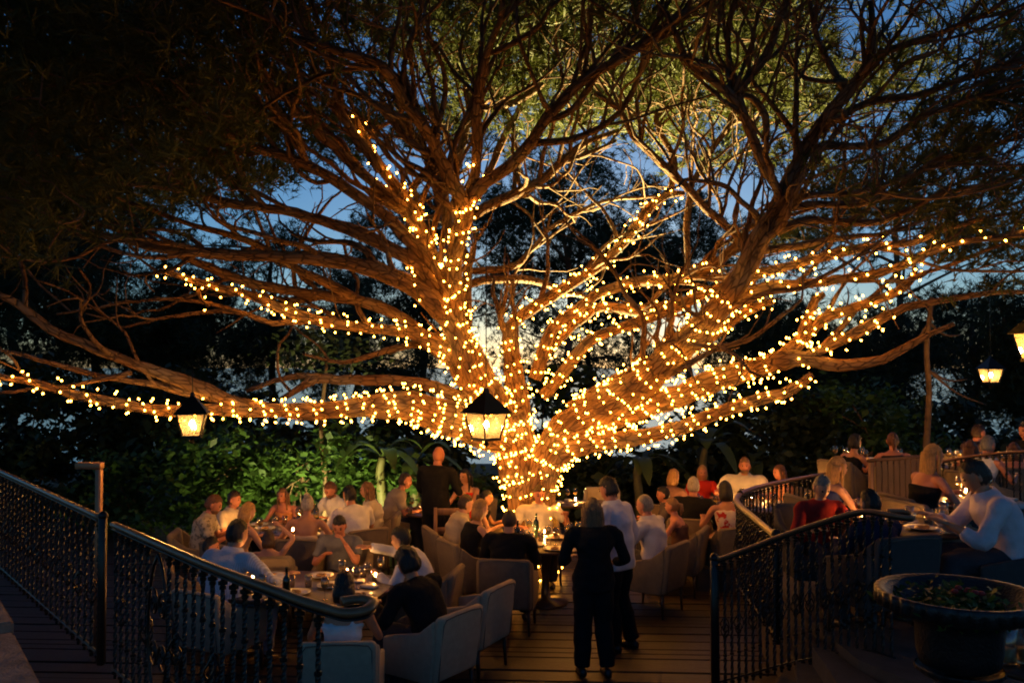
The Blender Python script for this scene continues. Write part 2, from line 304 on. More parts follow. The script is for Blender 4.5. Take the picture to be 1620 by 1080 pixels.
# pts: (photo x, photo y, depth, width in photo pixels); lit: bulbs per metre factor; k: foliage allowed on it
LIMBS = [
 # trunk and stems
 dict(n='trunk', p=[(842, 925, 12.6, 140), (836, 860, 12.6, 105), (830, 800, 12.6, 88), (826, 745, 12.6, 84), (818, 700, 12.6, 80), (806, 655, 12.55, 80)], lit=1.0, l='round the trunk of the big pine'),
 dict(p=[(812, 760, 12.6, 70), (800, 690, 12.5, 74), (776, 628, 12.4, 68), (752, 578, 12.35, 60), (730, 532, 12.3, 52), (706, 480, 12.2, 46), (688, 425, 12.1, 42), (668, 365, 12, 36), (645, 318, 11.9, 32), (615, 280, 11.8, 28), (588, 240, 11.7, 24), (572, 205, 11.6, 20), (560, 172, 11.5, 16)], lit=1.0, l='up the tall left stem of the pine'),
 dict(p=[(838, 770, 12.7, 60), (826, 690, 12.75, 66), (818, 620, 12.8, 58), (812, 565, 12.85, 46), (808, 515, 12.9, 34), (840, 488, 12.95, 30), (890, 456, 13.0, 27), (933, 428, 13.1, 26), (973, 396, 13.2, 25), (1007, 355, 13.3, 24), (1033, 323, 13.4, 20), (1056, 309, 13.5, 15), (1082, 306, 13.6, 10)], lit=.9, l='up the pale middle limb rising right'),
 dict(p=[(850, 790, 12.5, 64), (868, 730, 12.4, 80), (900, 682, 12.3, 88), (960, 640, 12.0, 86), (1035, 585, 11.6, 76), (1100, 522, 11.2, 68), (1150, 468, 10.9, 60), (1182, 415, 10.6, 54), (1212, 365, 10.3, 48), (1240, 312, 10.0, 42), (1268, 250, 9.8, 36), (1296, 205, 9.6, 32), (1340, 152, 9.4, 28), (1372, 112, 9.2, 22), (1385, 60, 9.1, 16), (1378, 0, 9.0, 12)], lit=.75, lr=(0, .55), l='over the thick dark right stem'),
 dict(p=[(868, 815, 12.3, 34), (870, 760, 12.2, 42), (892, 718, 12.1, 44), (955, 700, 11.9, 42), (1020, 688, 11.7, 40), (1080, 672, 11.5, 36), (1125, 652, 11.3, 33), (1175, 636, 11.15, 30), (1215, 625, 11.0, 26), (1255, 612, 10.9, 22), (1284, 592, 10.8, 14)], lit=1.0, l='along the lowest right limb'),
 dict(p=[(885, 700, 12.3, 60), (980, 655, 12.1, 62), (1080, 622, 11.8, 58), (1180, 588, 11.5, 52), (1262, 568, 11.2, 42), (1330, 580, 11.0, 28), (1400, 568, 10.8, 20), (1450, 540, 10.6, 14), (1510, 512, 10.4, 9)], lit=1.0, lr=(0, .62), l='along the broad right limb'),
 dict(p=[(1180, 590, 11.5, 40), (1232, 566, 11.4, 38), (1262, 546, 11.35, 36), (1274, 522, 11.3, 30), (1282, 495, 11.3, 24), (1290, 475, 11.3, 18), (1304, 465, 11.3, 10)], lit=1.1, l='up the short upright fork on the right'),
 dict(p=[(1268, 540, 11.3, 24), (1300, 506, 11.2, 24), (1335, 492, 11.1, 22), (1382, 477, 10.95, 20), (1430, 456, 10.8, 17), (1448, 430, 10.7, 12), (1440, 405, 10.6, 8)], lit=1.0, l='on the right bough above the upright fork'),
 dict(p=[(1262, 570, 11.2, 26), (1313, 545, 11.0, 25), (1363, 520, 10.8, 23), (1400, 500, 10.7, 20), (1432, 484, 10.6, 16), (1500, 474, 10.4, 14), (1570, 465, 10.2, 11), (1625, 462, 10.0, 9)], lit=1.0, lr=(0, .5), l='on the bough reaching out below the pink sky'),
 dict(p=[(905, 650, 12.3, 40), (980, 602, 12.1, 38), (1040, 574, 11.9, 36), (1082, 556, 11.8, 32), (1130, 527, 11.6, 28), (1163, 503, 11.5, 24), (1197, 484, 11.4, 18), (1226, 476, 11.3, 12)], lit=1.0, l='on the middle right bough'),
 dict(p=[(1120, 500, 11.2, 26), (1150, 474, 11.0, 24), (1182, 440, 10.8, 22), (1247, 421, 10.6, 19), (1313, 406, 10.4, 17), (1367, 393, 10.2, 16), (1447, 383, 10.0, 14), (1482, 365, 9.9, 12), (1560, 345, 9.7, 9), (1625, 335, 9.5, 7)], lit=.8, lr=(0, .75), l='on the uppermost right bough'),
 dict(p=[(1130, 505, 11.1, 28), (1180, 467, 10.9, 24), (1213, 454, 10.8, 22), (1280, 447, 10.6, 20), (1330, 440, 10.4, 18), (1380, 430, 10.2, 17), (1433, 416, 10.0, 16), (1470, 400, 9.9, 15), (1520, 384, 9.7, 14), (1580, 379, 9.5, 12), (1630, 365, 9.3, 10)], lit=.8, l='on the long right bough running out of view'),
 dict(p=[(860, 625, 12.6, 30), (890, 590, 12.5, 30), (918, 553, 12.4, 28), (940, 532, 12.3, 26), (1007, 507, 12.2, 24), (1075, 480, 12.0, 22), (1115, 462, 11.9, 18), (1150, 448, 11.8, 12)], lit=.9, l='on the arching bough right of the trunk'),
 dict(p=[(845, 600, 12.8, 34), (873, 522, 12.8, 30), (907, 494, 12.8, 28), (940, 468, 12.7, 26), (990, 450, 12.7, 25), (1040, 443, 12.6, 23), (1082, 435, 12.5, 21), (1115, 426, 12.4, 20), (1147, 400, 12.3, 19), (1165, 372, 12.2, 18), (1120, 330, 12.1, 17), (1080, 290, 12.0, 17), (1040, 252, 11.9, 16), (1000, 212, 11.8, 15), (980, 172, 11.7, 13), (940, 147, 11.6, 10)], lit=.9, lr=(0, .5), l='on the pale crooked bough right of centre'),
 dict(p=[(860, 560, 12.9, 22), (923, 502, 12.9, 24), (957, 484, 12.9, 23), (1007, 490, 12.8, 21), (1073, 477, 12.7, 17), (1110, 468, 12.6, 12)], lit=.9, l='on the small bough below the crooked one'),
 # left side
 dict(p=[(800, 700, 12.4, 76), (752, 680, 12.2, 82), (700, 660, 12.0, 84), (645, 643, 11.8, 76), (585, 645, 11.6, 52), (500, 652, 11.4, 42), (420, 648, 11.2, 36), (350, 644, 11.0, 31), (260, 648, 10.8, 26), (200, 640, 10.6, 22), (120, 624, 10.4, 18), (60, 606, 10.2, 15), (-10, 594, 10.0, 11)], lit=1.05, l='along the lowest left limb'),
 dict(p=[(450, 648, 11.25, 30), (380, 640, 11.1, 34), (330, 618, 10.95, 34), (290, 602, 10.8, 32), (230, 580, 10.6, 29), (160, 553, 10.3, 25), (80, 520, 10.0, 20), (30, 482, 9.8, 16), (-10, 462, 9.6, 14)], lit=0),
 dict(p=[(40, 486, 9.85, 12), (42, 440, 9.8, 11), (30, 408, 9.75, 9), (-5, 385, 9.7, 8)], lit=0),
 dict(p=[(400, 645, 11.1, 18), (330, 628, 11.0, 17), (255, 607, 10.9, 15), (190, 600, 10.8, 13), (110, 580, 10.6, 11), (40, 560, 10.4, 9), (-5, 553, 10.3, 7)], lit=0),
 dict(p=[(210, 590, 10.6, 11), (150, 602, 10.5, 10), (80, 615, 10.4, 8), (-5, 622, 10.2, 7)], lit=0),
 dict(p=[(760, 640, 12.3, 40), (735, 606, 12.3, 40), (700, 548, 12.4, 36), (640, 525, 12.4, 31), (560, 515, 12.3, 26), (500, 506, 12.2, 23), (450, 490, 12.1, 20), (400, 470, 12.0, 18), (350, 458, 11.9, 16), (300, 440, 11.8, 13), (252, 428, 11.7, 9)], lit=.95, l='on the upper left bough'),
 dict(p=[(315, 460, 11.9, 9), (320, 475, 11.85, 8), (330, 484, 11.8, 6)], lit=.8, l='on the short left twig'),
 dict(p=[(740, 590, 12.5, 36), (690, 545, 12.5, 34), (640, 500, 12.6, 31), (560, 470, 12.6, 28), (470, 456, 12.6, 25), (400, 441, 12.6, 23), (350, 424, 12.6, 20), (300, 404, 12.6, 17), (250, 385, 12.5, 14), (150, 350, 12.4, 9)], lit=0),
 dict(p=[(745, 600, 12.3, 52), (718, 520, 12.2, 52), (680, 474, 12.0, 50), (640, 448, 11.8, 47), (570, 420, 11.5, 42), (500, 406, 11.2, 36), (400, 402, 10.9, 30), (280, 394, 10.5, 23), (180, 375, 10.2, 16), (80, 340, 9.9, 10)], lit=.25, lr=(0, .35), l='low on the thick left limb'),
 dict(p=[(700, 470, 12.1, 40), (660, 420, 11.9, 38), (600, 380, 11.7, 34), (530, 352, 11.4, 29), (450, 330, 11.1, 24), (360, 320, 10.8, 19), (270, 300, 10.5, 14), (180, 290, 10.2, 9)], lit=0),
 dict(p=[(690, 440, 12.1, 34), (640, 370, 11.8, 32), (570, 310, 11.4, 28), (490, 262, 11.0, 23), (400, 230, 10.6, 18), (320, 190, 10.2, 13), (250, 140, 9.9, 9)], lit=0),
 dict(p=[(640, 330, 11.9, 26), (560, 262, 11.5, 24), (500, 200, 11.1, 20), (440, 140, 10.7, 16), (400, 80, 10.3, 12), (350, 20, 10.0, 8)], lit=0),
 dict(p=[(600, 270, 11.7, 20), (540, 180, 11.3, 19), (520, 110, 11.0, 16), (490, 50, 10.7, 13), (470, -10, 10.4, 10)], lit=0),
 dict(p=[(560, 470, 12.5, 20), (480, 430, 12.4, 18), (390, 380, 12.3, 16), (290, 350, 12.2, 12), (200, 320, 12.0, 9)], lit=0),
 dict(p=[(760, 645, 12.4, 36), (740, 637, 12.4, 34), (690, 612, 12.5, 30), (640, 600, 12.6, 27), (540, 598, 12.7, 22), (500, 598, 12.7, 18), (443, 633, 12.6, 12)], lit=0),
 dict(p=[(510, 597, 12.7, 14), (450, 596, 12.8, 12), (390, 618, 12.8, 8)], lit=0),
 dict(p=[(700, 560, 12.7, 18), (663, 547, 12.8, 16), (607, 557, 12.9, 13), (540, 573, 13.0, 9), (480, 560, 13.0, 6)], lit=0),
 dict(p=[(520, 505, 12.3, 14), (430, 512, 12.2, 12), (370, 495, 12.1, 10), (290, 500, 12.0, 8), (190, 518, 11.8, 6)], lit=0),
 dict(p=[(390, 497, 12.1, 9), (330, 478, 12.0, 8), (240, 475, 11.9, 7), (90, 497, 11.6, 5)], lit=0),
 # middle, upper
 dict(p=[(738, 560, 12.3, 44), (722, 470, 12.1, 44), (720, 420, 11.9, 42), (726, 370, 11.6, 40), (738, 322, 11.3, 38), (708, 283, 10.9, 34), (673, 208, 10.3, 31), (635, 160, 9.9, 28), (605, 108, 9.5, 24), (540, 82, 9.1, 18), (470, 60, 8.8, 12)], lit=.8, lr=(0, .42), l='up the dark central stem'),
 dict(p=[(735, 330, 11.3, 30), (752, 268, 10.9, 26), (750, 200, 10.4, 23), (757, 133, 10.0, 20), (772, 80, 9.7, 17), (790, 40, 9.4, 14), (795, -10, 9.2, 11)], lit=.5, lr=(0, .3), l='at the foot of the dark upright branch'),
 dict(p=[(736, 325, 11.3, 34), (765, 290, 11.0, 33), (808, 266, 10.7, 31), (842, 226, 10.3, 29), (873, 187, 10.0, 28), (923, 133, 9.7, 25), (990, 93, 9.3, 20), (1057, 43, 9.0, 15), (1090, 15, 8.8, 10)], lit=0),
 dict(p=[(770, 85, 9.75, 13), (823, 63, 9.5, 13), (860, 34, 9.3, 11), (875, 0, 9.2, 9)], lit=0),
 dict(p=[(870, 190, 10.0, 16), (905, 178, 9.9, 15), (945, 120, 9.6, 13), (1000, 65, 9.3, 10), (1010, 0, 9.1, 7)], lit=0),
 dict(p=[(845, 225, 10.3, 17), (900, 222, 10.2, 15), (960, 196, 10.0, 13), (1000, 150, 9.8, 11), (1020, 90, 9.6, 9), (1010, 30, 9.4, 7)], lit=0),
 dict(p=[(742, 560, 12.8, 26), (738, 460, 12.9, 25), (738, 410, 13.0, 24), (710, 360, 13.1, 23), (702, 307, 13.2, 22), (680, 260, 13.3, 19), (670, 227, 13.4, 16), (633, 193, 13.5, 14), (603, 160, 13.6, 10)], lit=.35, lr=(0, .35), l='low on the pale central branch'),
 dict(p=[(703, 300, 13.2, 16), (718, 262, 13.3, 18), (736, 207, 13.5, 16), (741, 160, 13.7, 13), (725, 100, 13.9, 9)], lit=0),
 dict(p=[(735, 345, 12.6, 22), (780, 325, 12.8, 22), (840, 297, 13.0, 21), (890, 253, 13.2, 18), (925, 227, 13.4, 14), (980, 206, 13.6, 9)], lit=0),
 dict(p=[(893, 257, 13.2, 12), (940, 240, 13.3, 9), (975, 222, 13.4, 6)], lit=0),
 dict(p=[(745, 450, 13.2, 18), (780, 440, 13.4, 18), (840, 441, 13.6, 16), (884, 457, 13.8, 12), (930, 470, 14.0, 8)], lit=0),
 dict(p=[(742, 428, 13.2, 16), (807, 422, 13.5, 14), (840, 393, 13.8, 12), (880, 355, 14.1, 10), (960, 315, 14.4, 8), (1040, 310, 14.6, 6)], lit=0),
 dict(p=[(760, 300, 13.0, 16), (830, 150, 13.6, 14), (865, 110, 13.9, 12), (900, 50, 14.2, 9), (930, 0, 14.5, 7)], lit=0),
 dict(p=[(765, 170, 13.0, 14), (820, 158, 13.3, 14), (865, 118, 13.6, 12), (830, 80, 13.8, 9), (800, 40, 14.0, 7)], lit=0),
 # right, upper
 dict(p=[(1090, 440, 13.2, 12), (1095, 300, 13.4, 15), (1105, 280, 13.4, 14), (1133, 230, 13.6, 13), (1160, 187, 13.7, 11), (1170, 130, 13.9, 8)], lit=0),
 dict(p=[(1060, 308, 13.5, 14), (1065, 250, 13.6, 14), (1040, 190, 13.8, 12), (1058, 120, 14.1, 10), (1045, 50, 14.4, 8)], lit=0),
 dict(p=[(1242, 314, 10.0, 24), (1213, 267, 9.8, 23), (1187, 213, 9.6, 22), (1170, 166, 9.4, 21), (1147, 140, 9.3, 19), (1107, 113, 9.1, 16), (1080, 87, 9.0, 14), (1055, 20, 8.8, 10)], lit=0),
 dict(p=[(1172, 145, 9.4, 20), (1190, 120, 9.4, 20), (1213, 87, 9.4, 18), (1230, 33, 9.4, 15), (1250, -10, 9.4, 12)], lit=0),
 dict(p=[(1160, 132, 9.4, 16), (1150, 85, 9.3, 15), (1152, 35, 9.2, 13), (1165, -10, 9.1, 11)], lit=0),
 dict(p=[(1212, 225, 9.7, 17), (1213, 185, 9.6, 16), (1190, 155, 9.5, 14), (1160, 146, 9.4, 11)], lit=0),
 dict(p=[(1365, 120, 9.2, 18), (1397, 84, 9.0, 17), (1463, 63, 8.8, 14), (1547, 27, 8.5, 11), (1590, 0, 8.3, 8)], lit=0),
 dict(p=[(1300, 205, 9.6, 18), (1373, 162, 9.4, 17), (1447, 150, 9.2, 15), (1513, 127, 9.0, 13), (1630, 88, 8.7, 9)], lit=0),
 dict(p=[(1285, 235, 9.7, 18), (1315, 233, 9.6, 17), (1397, 227, 9.4, 15), (1447, 187, 9.2, 14), (1530, 160, 9.0, 12), (1630, 130, 8.7, 9)], lit=0),
 dict(p=[(1235, 330, 10.1, 18), (1280, 323, 10.0, 16), (1380, 316, 9.8, 14), (1480, 253, 9.5, 12), (1580, 227, 9.2, 9), (1630, 215, 9.1, 7)], lit=0),
 dict(p=[(1215, 370, 10.4, 20), (1290, 345, 10.2, 17), (1400, 345, 10.0, 14), (1500, 300, 9.7, 11), (1625, 280, 9.3, 8)], lit=0),
 dict(p=[(1345, 150, 9.4, 17), (1320, 110, 9.4, 15), (1295, 60, 9.4, 12), (1280, 0, 9.4, 9)], lit=0),
 dict(p=[(1340, 130, 9.3, 12), (1275, 126, 9.6, 10), (1240, 80, 9.9, 7)], lit=0),
 dict(p=[(1195, 400, 10.6, 18), (1260, 385, 10.8, 15), (1330, 370, 11.0, 12), (1420, 360, 11.2, 9), (1520, 320, 11.4, 6)], lit=0),
]
def proj(p):
    v = p - np.array((0, 0, CZ)); d = v[..., 1] * CT + v[..., 2] * ST
    return 810 + F * v[..., 0] / d, 540 - F * (-v[..., 1] * ST + v[..., 2] * CT) / d, d
nodes_p, nodes_r = [], []            # skeleton samples, for the finer branches
STR = []
for L in LIMBS:
    P = np.array([np.append(W(x, y, d), w * d / F / 2 * (.76 if w < 24 else .64)) for x, y, d, w in L['p']])
    Q = catmull(P, step=0.16)
    wob = np.cumsum(rng.standard_normal((len(Q), 3)), 0) * 0.009; wob -= np.linspace(0, 1, len(Q))[:, None] * wob[-1]
    Q[:, :3] += wob; rad = np.maximum(Q[:, 3], 0.012); L['Q'] = Q
    seg = 14 if rad.max() > .15 else (10 if rad.max() > .07 else 7)
    bme = MB().add(*tube(Q[:, :3] - PO, rad * (1 + .05 * np.sin(np.arange(len(Q)) * 1.3 + rng.uniform(0, 6)) + .04 * rng.standard_normal(len(Q))), seg, rough=0.07)).mesh('branch', BARK)
    aa = np.arange(seg) / seg * 2 * math.pi; ss = np.concatenate(([0], np.cumsum(np.linalg.norm(np.diff(Q[:, :3], axis=0), axis=1)))) + rng.uniform(0, 50)
    st = np.stack((rad[:, None] * np.cos(aa), rad[:, None] * np.sin(aa), np.repeat(ss[:, None] * .28, seg, 1)), -1).reshape(-1, 3)
    at_ = bme.attributes.new('bark_st', 'FLOAT_VECTOR', 'POINT'); at_.data.foreach_set('vector', st.astype(np.float32).ravel())
    link('trunk' if L.get('n') else 'branch', bme, pine)
    if not L.get('n'):
        nodes_p.append(Q[len(Q) // 3:, :3]); nodes_r.append(rad[len(Q) // 3:])
    if L['lit']: STR.append(L)
tw = MB(); SEC = []
for L in LIMBS:
    if L.get('n'): continue
    Q = L['Q']; my = np.mean([q[1] for q in L['p']]); n = len(Q); ln = n * .16; my2 = np.mean([q[1] for q in L['p'][len(L['p']) // 2:]])
    for _ in range(int(ln * (4.2 if my2 < 300 else (1.5 if my2 < 430 else .6)))):
        i = int(n * rng.uniform(.28, .98)); t = norm(Q[min(i + 1, n - 1), :3] - Q[i - 1, :3]); o_ = norm(Q[i, :3] - PO - (0, 0, 3.5)); pr_ = unit(1)[0]; pr_ = norm(pr_ - t * np.dot(pr_, t))
        d_ = norm(t * .75 + pr_ * .85 + np.array((0, 0, .42)) + o_ * .35); K = 9; st = rng.uniform(1.0, 3.0) / K; P = [Q[i, :3].copy()]
        for k in range(K):
            d_ = norm(d_ + rng.standard_normal(3) * .24 + np.array((0, 0, .05)) + o_ * .03); P.append(P[-1] + d_ * st)
        P = np.array(P); u, v, dd = proj(P)
        if np.any((dd < 6.3) & (np.abs(u - 810) < 1100)) or v.max() > 640 or (my2 > 430 and v[-1] > 560): continue
        r0 = float(np.clip(Q[i, 3] * .5, .016, .05)); SEC.append((r0, catmull(P, n=2)))
SEC.sort(key=lambda q: -q[0])
def stmesh(P, rr, seg):
    me = MB().add(*tube(P - PO, rr, seg, rough=.06)).mesh('branch', BARK); aa = np.arange(seg) / seg * 2 * math.pi; n = len(P)
    st = np.stack((rr[:, None] * np.cos(aa), rr[:, None] * np.sin(aa), np.repeat((np.arange(n) * .04 + rng.uniform(0, 50))[:, None], seg, 1)), -1).reshape(-1, 3)
    me.attributes.new('bark_st', 'FLOAT_VECTOR', 'POINT').data.foreach_set('vector', st.astype(np.float32).ravel()); return me
for k, (r0, P) in enumerate(SEC):
    rr = np.linspace(r0, .009, len(P)) * (1 + .06 * rng.standard_normal(len(P)))
    if k < 225: link('branch', stmesh(P, rr, 6), pine)
    else: tw.add(*tube(P - PO, rr, 5, cap=False))
    nodes_p.append(P[4:]); nodes_r.append(rr[4:])
    for _ in range(3):
        i = int(rng.integers(4, len(P) - 2)); d_ = norm(norm(P[i + 1] - P[i]) * .8 + unit(1)[0] * .8 + np.array((0, 0, .25))); q = [P[i]]; st = rng.uniform(.5, 1.2) / 5
        for _k in range(5): d_ = norm(d_ + rng.standard_normal(3) * .25); q.append(q[-1] + d_ * st)
        q = np.array(q); r2 = np.linspace(min(.017, rr[i] * .7), .005, 6); tw.add(*tube(q - PO, r2, 4, cap=False)); nodes_p.append(q[2:]); nodes_r.append(r2[2:])
print('SEC', len(SEC))
NP = np.concatenate(nodes_p); NR = np.concatenate(nodes_r)

# crown: clumps of needle tufts under a shallow dome, each tied to the nearest limb by a finer branch
cl = []
tries = 0
while len(cl) < 2500 and tries < 90000:
    tries += 1
    a = rng.uniform(0, 2 * math.pi); r = 13.0 * math.sqrt(rng.random())
    x, y = 0.15 + r * math.cos(a), 12.6 + r * math.sin(a) * 0.95
    zu = 7.9 - 3.1 * (r / 13.0) ** 1.6
    z = zu + rng.uniform(-.5, 1.5) + 0.6 * math.sin(x * 1.3) * math.cos(y * 1.1)
    p = np.array((x, y, z)); u, v, d = proj(p)
    if d > 0.5 and -300 < u < 1920 and v > -250:
        if d < 6.2: continue
        lim = 345 - 130 * math.exp(-((u - 850) / 420) ** 2) + 40 * (u > 1250) 
        if v > lim + rng.normal(0, 25): continue
        keep = 1.0 if u < 480 else (0.68 if u < 760 else (0.62 if u < 1250 else 0.36))
        if rng.random() > keep: continue
    elif rng.random() > 0.62: continue  # clumps out of view and overhead, added to cut the sky light
    cl.append(p)
# drooping dark foliage on the far left and a few tufts in the right
for _ in range(190):
    u, v = rng.uniform(-80, 430), rng.uniform(-20, 400); 
    if v > 400 - 0.35 * u: continue
    cl.append(W(u, v, rng.uniform(8.2, 12.5)))
for _ in range(200):
    u, v = rng.uniform(740, 1300), rng.uniform(-40, 190) ; cl.append(W(u, v, rng.uniform(12.6, 16.5)))
for _ in range(45):
    u, v = rng.uniform(1250, 1660), rng.uniform(60, 430); cl.append(W(u, v, rng.uniform(9.0, 12.5)))
for _ in range(420):  # unseen low rim foliage behind the camera, added to block sky light
    a = rng.uniform(R(200), R(340)); r = rng.uniform(12.8, 16.0); p = np.array((.15 + r * math.cos(a) * 1.1, 12.6 + r * math.sin(a), rng.uniform(3.2, 6.2)))
    if p[1] < -.8: cl.append(p)
cl = np.array(cl)
base_n = len(NP)
d0 = np.array([np.min(np.sum((NP - c) ** 2, 1)) for c in cl]); order = np.argsort(d0)
GP = np.zeros((len(NP) + len(cl) * 6, 3)); GR = np.zeros(len(GP)); GP[:base_n] = NP; GR[:base_n] = NR; ng = base_n
tips_d = np.zeros((len(cl), 3))
for ci in order:
    c = cl[ci]; dd = np.sum((GP[:ng] - c) ** 2, 1); j = int(np.argmin(dd)); s = GP[j]; dist = math.sqrt(dd[j])
    out = norm(c - PO - np.array((0, 0, 4.0)))
    if dist < 0.12: tips_d[ci] = out; continue
    r0 = min(GR[j] * 0.8, 0.018 + 0.022 * dist); r0 = max(r0, 0.011)
    mid = (s + c) / 2 + np.array((0, 0, -0.10 * dist)) + rng.standard_normal(3) * 0.09 * dist + out * 0.05 * dist
    P = catmull(np.array([s, (s * .62 + mid * .38) + rng.standard_normal(3) * .04 * dist, mid, (mid + c) / 2 + rng.standard_normal(3) * .05 * dist, c]), n=2)
    rr = np.linspace(r0, 0.006, len(P)); tw.add(*tube(P - PO, rr, 5 if r0 > .02 else 4, cap=False))
    for k in (2, 3, 4, 5, 6, 8):
        GP[ng] = P[k]; GR[ng] = rr[k]; ng += 1
    tips_d[ci] = norm(P[-1] - P[-3] + 0.4 * out)
tag(link('twigs', tw.mesh('twigs', TWIG), pine), kind='stuff')
TP, TD = [], []
for c, t in zip(cl, tips_d):
    u, v, d = proj(c); vis = d > 0 and -200 < u < 1820 and v > -200
    k = 15 if vis else 9
    o = rng.standard_normal((k, 3)) * np.array((.36, .36, .17)); TP.append(c + o); TD.append(o / (np.linalg.norm(o, axis=1)[:, None] + .01) * .6 + t * .5 + np.array((0, 0, .35)))
TP, TD = np.concatenate(TP), np.concatenate(TD); TD /= np.linalg.norm(TD, axis=1)[:, None]
tag(link('crown', trimesh('crown', needles(TP - PO, TD, 13, 0.21, 0.0105), NEEDLE), pine), kind='stuff')

# fairy lights: one strand for each wrapped limb, cable plus single bulbs
ico = MB().add(*sphere((0, 0, 0), (.0118, .0118, .015), 8, 6)).mesh('bulb', BULB)
nb = 0
for L in STR:
    Q = L['Q']; a, b = L.get('lr', (0, 1)); i0, i1 = int(a * (len(Q) - 1)), max(2, int(b * (len(Q) - 1)))
    Q = Q[i0:i1 + 1]; T, U, V = frames(Q[:, :3]); s = np.concatenate(([0], np.cumsum(np.linalg.norm(np.diff(Q[:, :3], axis=0), axis=1))))
    pts, nrm = [], []; t = 0.0; ph = rng.uniform(0, 6.28); pitch = 0.15 / L['lit']
    while t < s[-1]:
        r = np.interp(t, s, Q[:, 3]); c = np.array([np.interp(t, s, Q[:, k]) for k in range(3)]); i = int(np.searchsorted(s, t)); i = min(i, len(Q) - 1)
        n = math.cos(ph) * U[i] + math.sin(ph) * V[i]; pts.append(c + n * (r * 1.04 + .012)); nrm.append(n)
        step = 0.05; dphi = step / max(r, .03) * .96; ph += dphi * (1 + .5 * math.sin(t * 5 + ph * .4)); t += pitch * dphi / 6.283 * (1 + .8 * math.sin(t * 3.1 + 1.7 * ph))
    pts, nrm = np.array(pts), np.array(nrm)
    if len(pts) < 4: continue
    o = link('string_lights', MB().add(*tube(pts - pts[0], .0045, 4, cap=False)).mesh('cable', CABLE), loc=pts[0])
    tag(o, 'string of warm white fairy lights wound ' + L['l'], 'fairy lights', 'fairy lights wound on the pine')
    acc = 0.0; nxt = 0.05
    for i in range(len(pts)):
        acc += 0.05
        if acc < nxt: continue
        nxt = acc + rng.uniform(.025, .075) / (0.6 + .4 * L['lit'])
        v = norm(np.array((0, 0, CZ)) - pts[i])
        if np.dot(nrm[i], v) < -0.45: continue
        q = link('bulb', ico, o); q.location = pts[i] - pts[0] + nrm[i] * (.025 + .02 * rng.random()) + rng.standard_normal(3) * .015
        q.rotation_euler = (rng.uniform(-1, 1), rng.uniform(-1, 1), 0); nb += 1
print('BULBS', nb, 'clumps', len(cl))

# ------------------------------------------------------------------ trees and shrubs behind
def norm_rows(a): return a / np.linalg.norm(a, axis=1)[:, None]
def leaf_tree(name, label, cat, px, d, ytop, ybot, wpx, n, size, m, trunk=None, tw_=None, clump=.28, zb=None, group=None, flat=.5, nclump=None):
    """crown between two photo rows at depth d, as leaf clumps; trunk under it"""
    b = W(px, ybot, d); t = W(px, ytop, d); rx = wpx * d / F / 2; rz = (t[2] - b[2]) / 2; cz = (t[2] + b[2]) / 2
    z0 = float(gz(np.array(0.), np.array(b[1]))) if zb is None else zb
    o = link(name, None, loc=(b[0], b[1], z0)); tag(o, label, cat, group); org = np.array((b[0], b[1], z0))
    nc = nclump or max(14, n // 150); q = unit(nc) * (rng.random((nc, 1)) ** .45); cen = q * np.array((rx, rx * .7, rz)) + np.array((b[0], b[1], cz))
    idx = rng.integers(0, nc, n); pos = cen[idx] + rng.standard_normal((n, 3)) * np.array((1, 1, .7)) * clump
    pos[:, 2] = np.maximum(pos[:, 2], z0 + .05)
    if m is LEAFD and d > 22: nt_p = pos[:int(len(pos) * (.42 if d > 31 else .5))] - org; tag(link('crown', trimesh('crown', needles(nt_p, norm_rows(rng.standard_normal(nt_p.shape) + (0, 0, .6)), 12, .30, .013, .9), LEAFD), o), kind='stuff')
    else: tag(link('crown', trimesh('crown', leaves(pos - org, size * rng.uniform(.6, 1.4, (len(pos), 1)), flat), m, 4), o), kind='stuff')
    if trunk is not False:
        r = tw_ or .12; mb = MB(); top = np.array((b[0], b[1], cz + rz * .3)); k = 9
        P = np.linspace(org, top, k); P[1:-1] += rng.standard_normal((k - 2, 3)) * np.array((.12, .12, 0)); mb.add(*tube(P - org, np.linspace(r, r * .35, k), 8, rough=.05))
        for c in cen[:10]:
            s = P[rng.integers(k // 2, k)]; mid = (s + c) / 2 + np.array((0, 0, .1)); mb.add(*tube(catmull(np.array([s, mid, c]), n=3) - org, np.linspace(r * .35, .012, 7), 5))
        link('trunk', mb.mesh('trunk', TWIG), o)
    return o
BG = [  # px, depth, top row, bottom row, width px, leaves, size, clump
 ('dark dense tree filling the far left edge', 20, 26, 150, 640, 420, 5200, .22, .42),
 ('dark round tree behind the upper left lights', 270, 30, 420, 660, 330, 4200, .20, .40),
 ('tall thin crowned tree left of the pine stems', 430, 34, 330, 520, 330, 800, .20, .38),
 ('tree with pale sky showing through left of the trunk', 560, 32, 470, 660, 330, 2400, .17, .34),
 ('far dark pine crown right of the centre stem', 900, 34, 235, 470, 330, 3000, .20, .40),
 ('far tree behind the middle right limb', 1090, 36, 300, 520, 260, 2100, .20, .40),
 ('far tree in the gap beside the thick right stem', 930, 40, 380, 640, 330, 3000, .20, .40),
 ('dark tree behind the upright fork', 1290, 28, 470, 700, 330, 4600, .18, .42),
 ('tall loose tree behind the upper right boughs', 1420, 32, 220, 480, 400, 1200, .20, .42),
 ('sparse tree with pink sky behind the right lantern', 1540, 30, 440, 650, 260, 1300, .16, .34),
 ('dark tree at the far right edge', 1640, 24, 420, 700, 160, 1500, .18, .35),
 ('tall dark tree behind the left limbs', 160, 33, 300, 520, 300, 1300, .2, .4),
 ('thin tree behind the left central stem', 670, 36, 300, 600, 300, 2400, .18, .36),
]
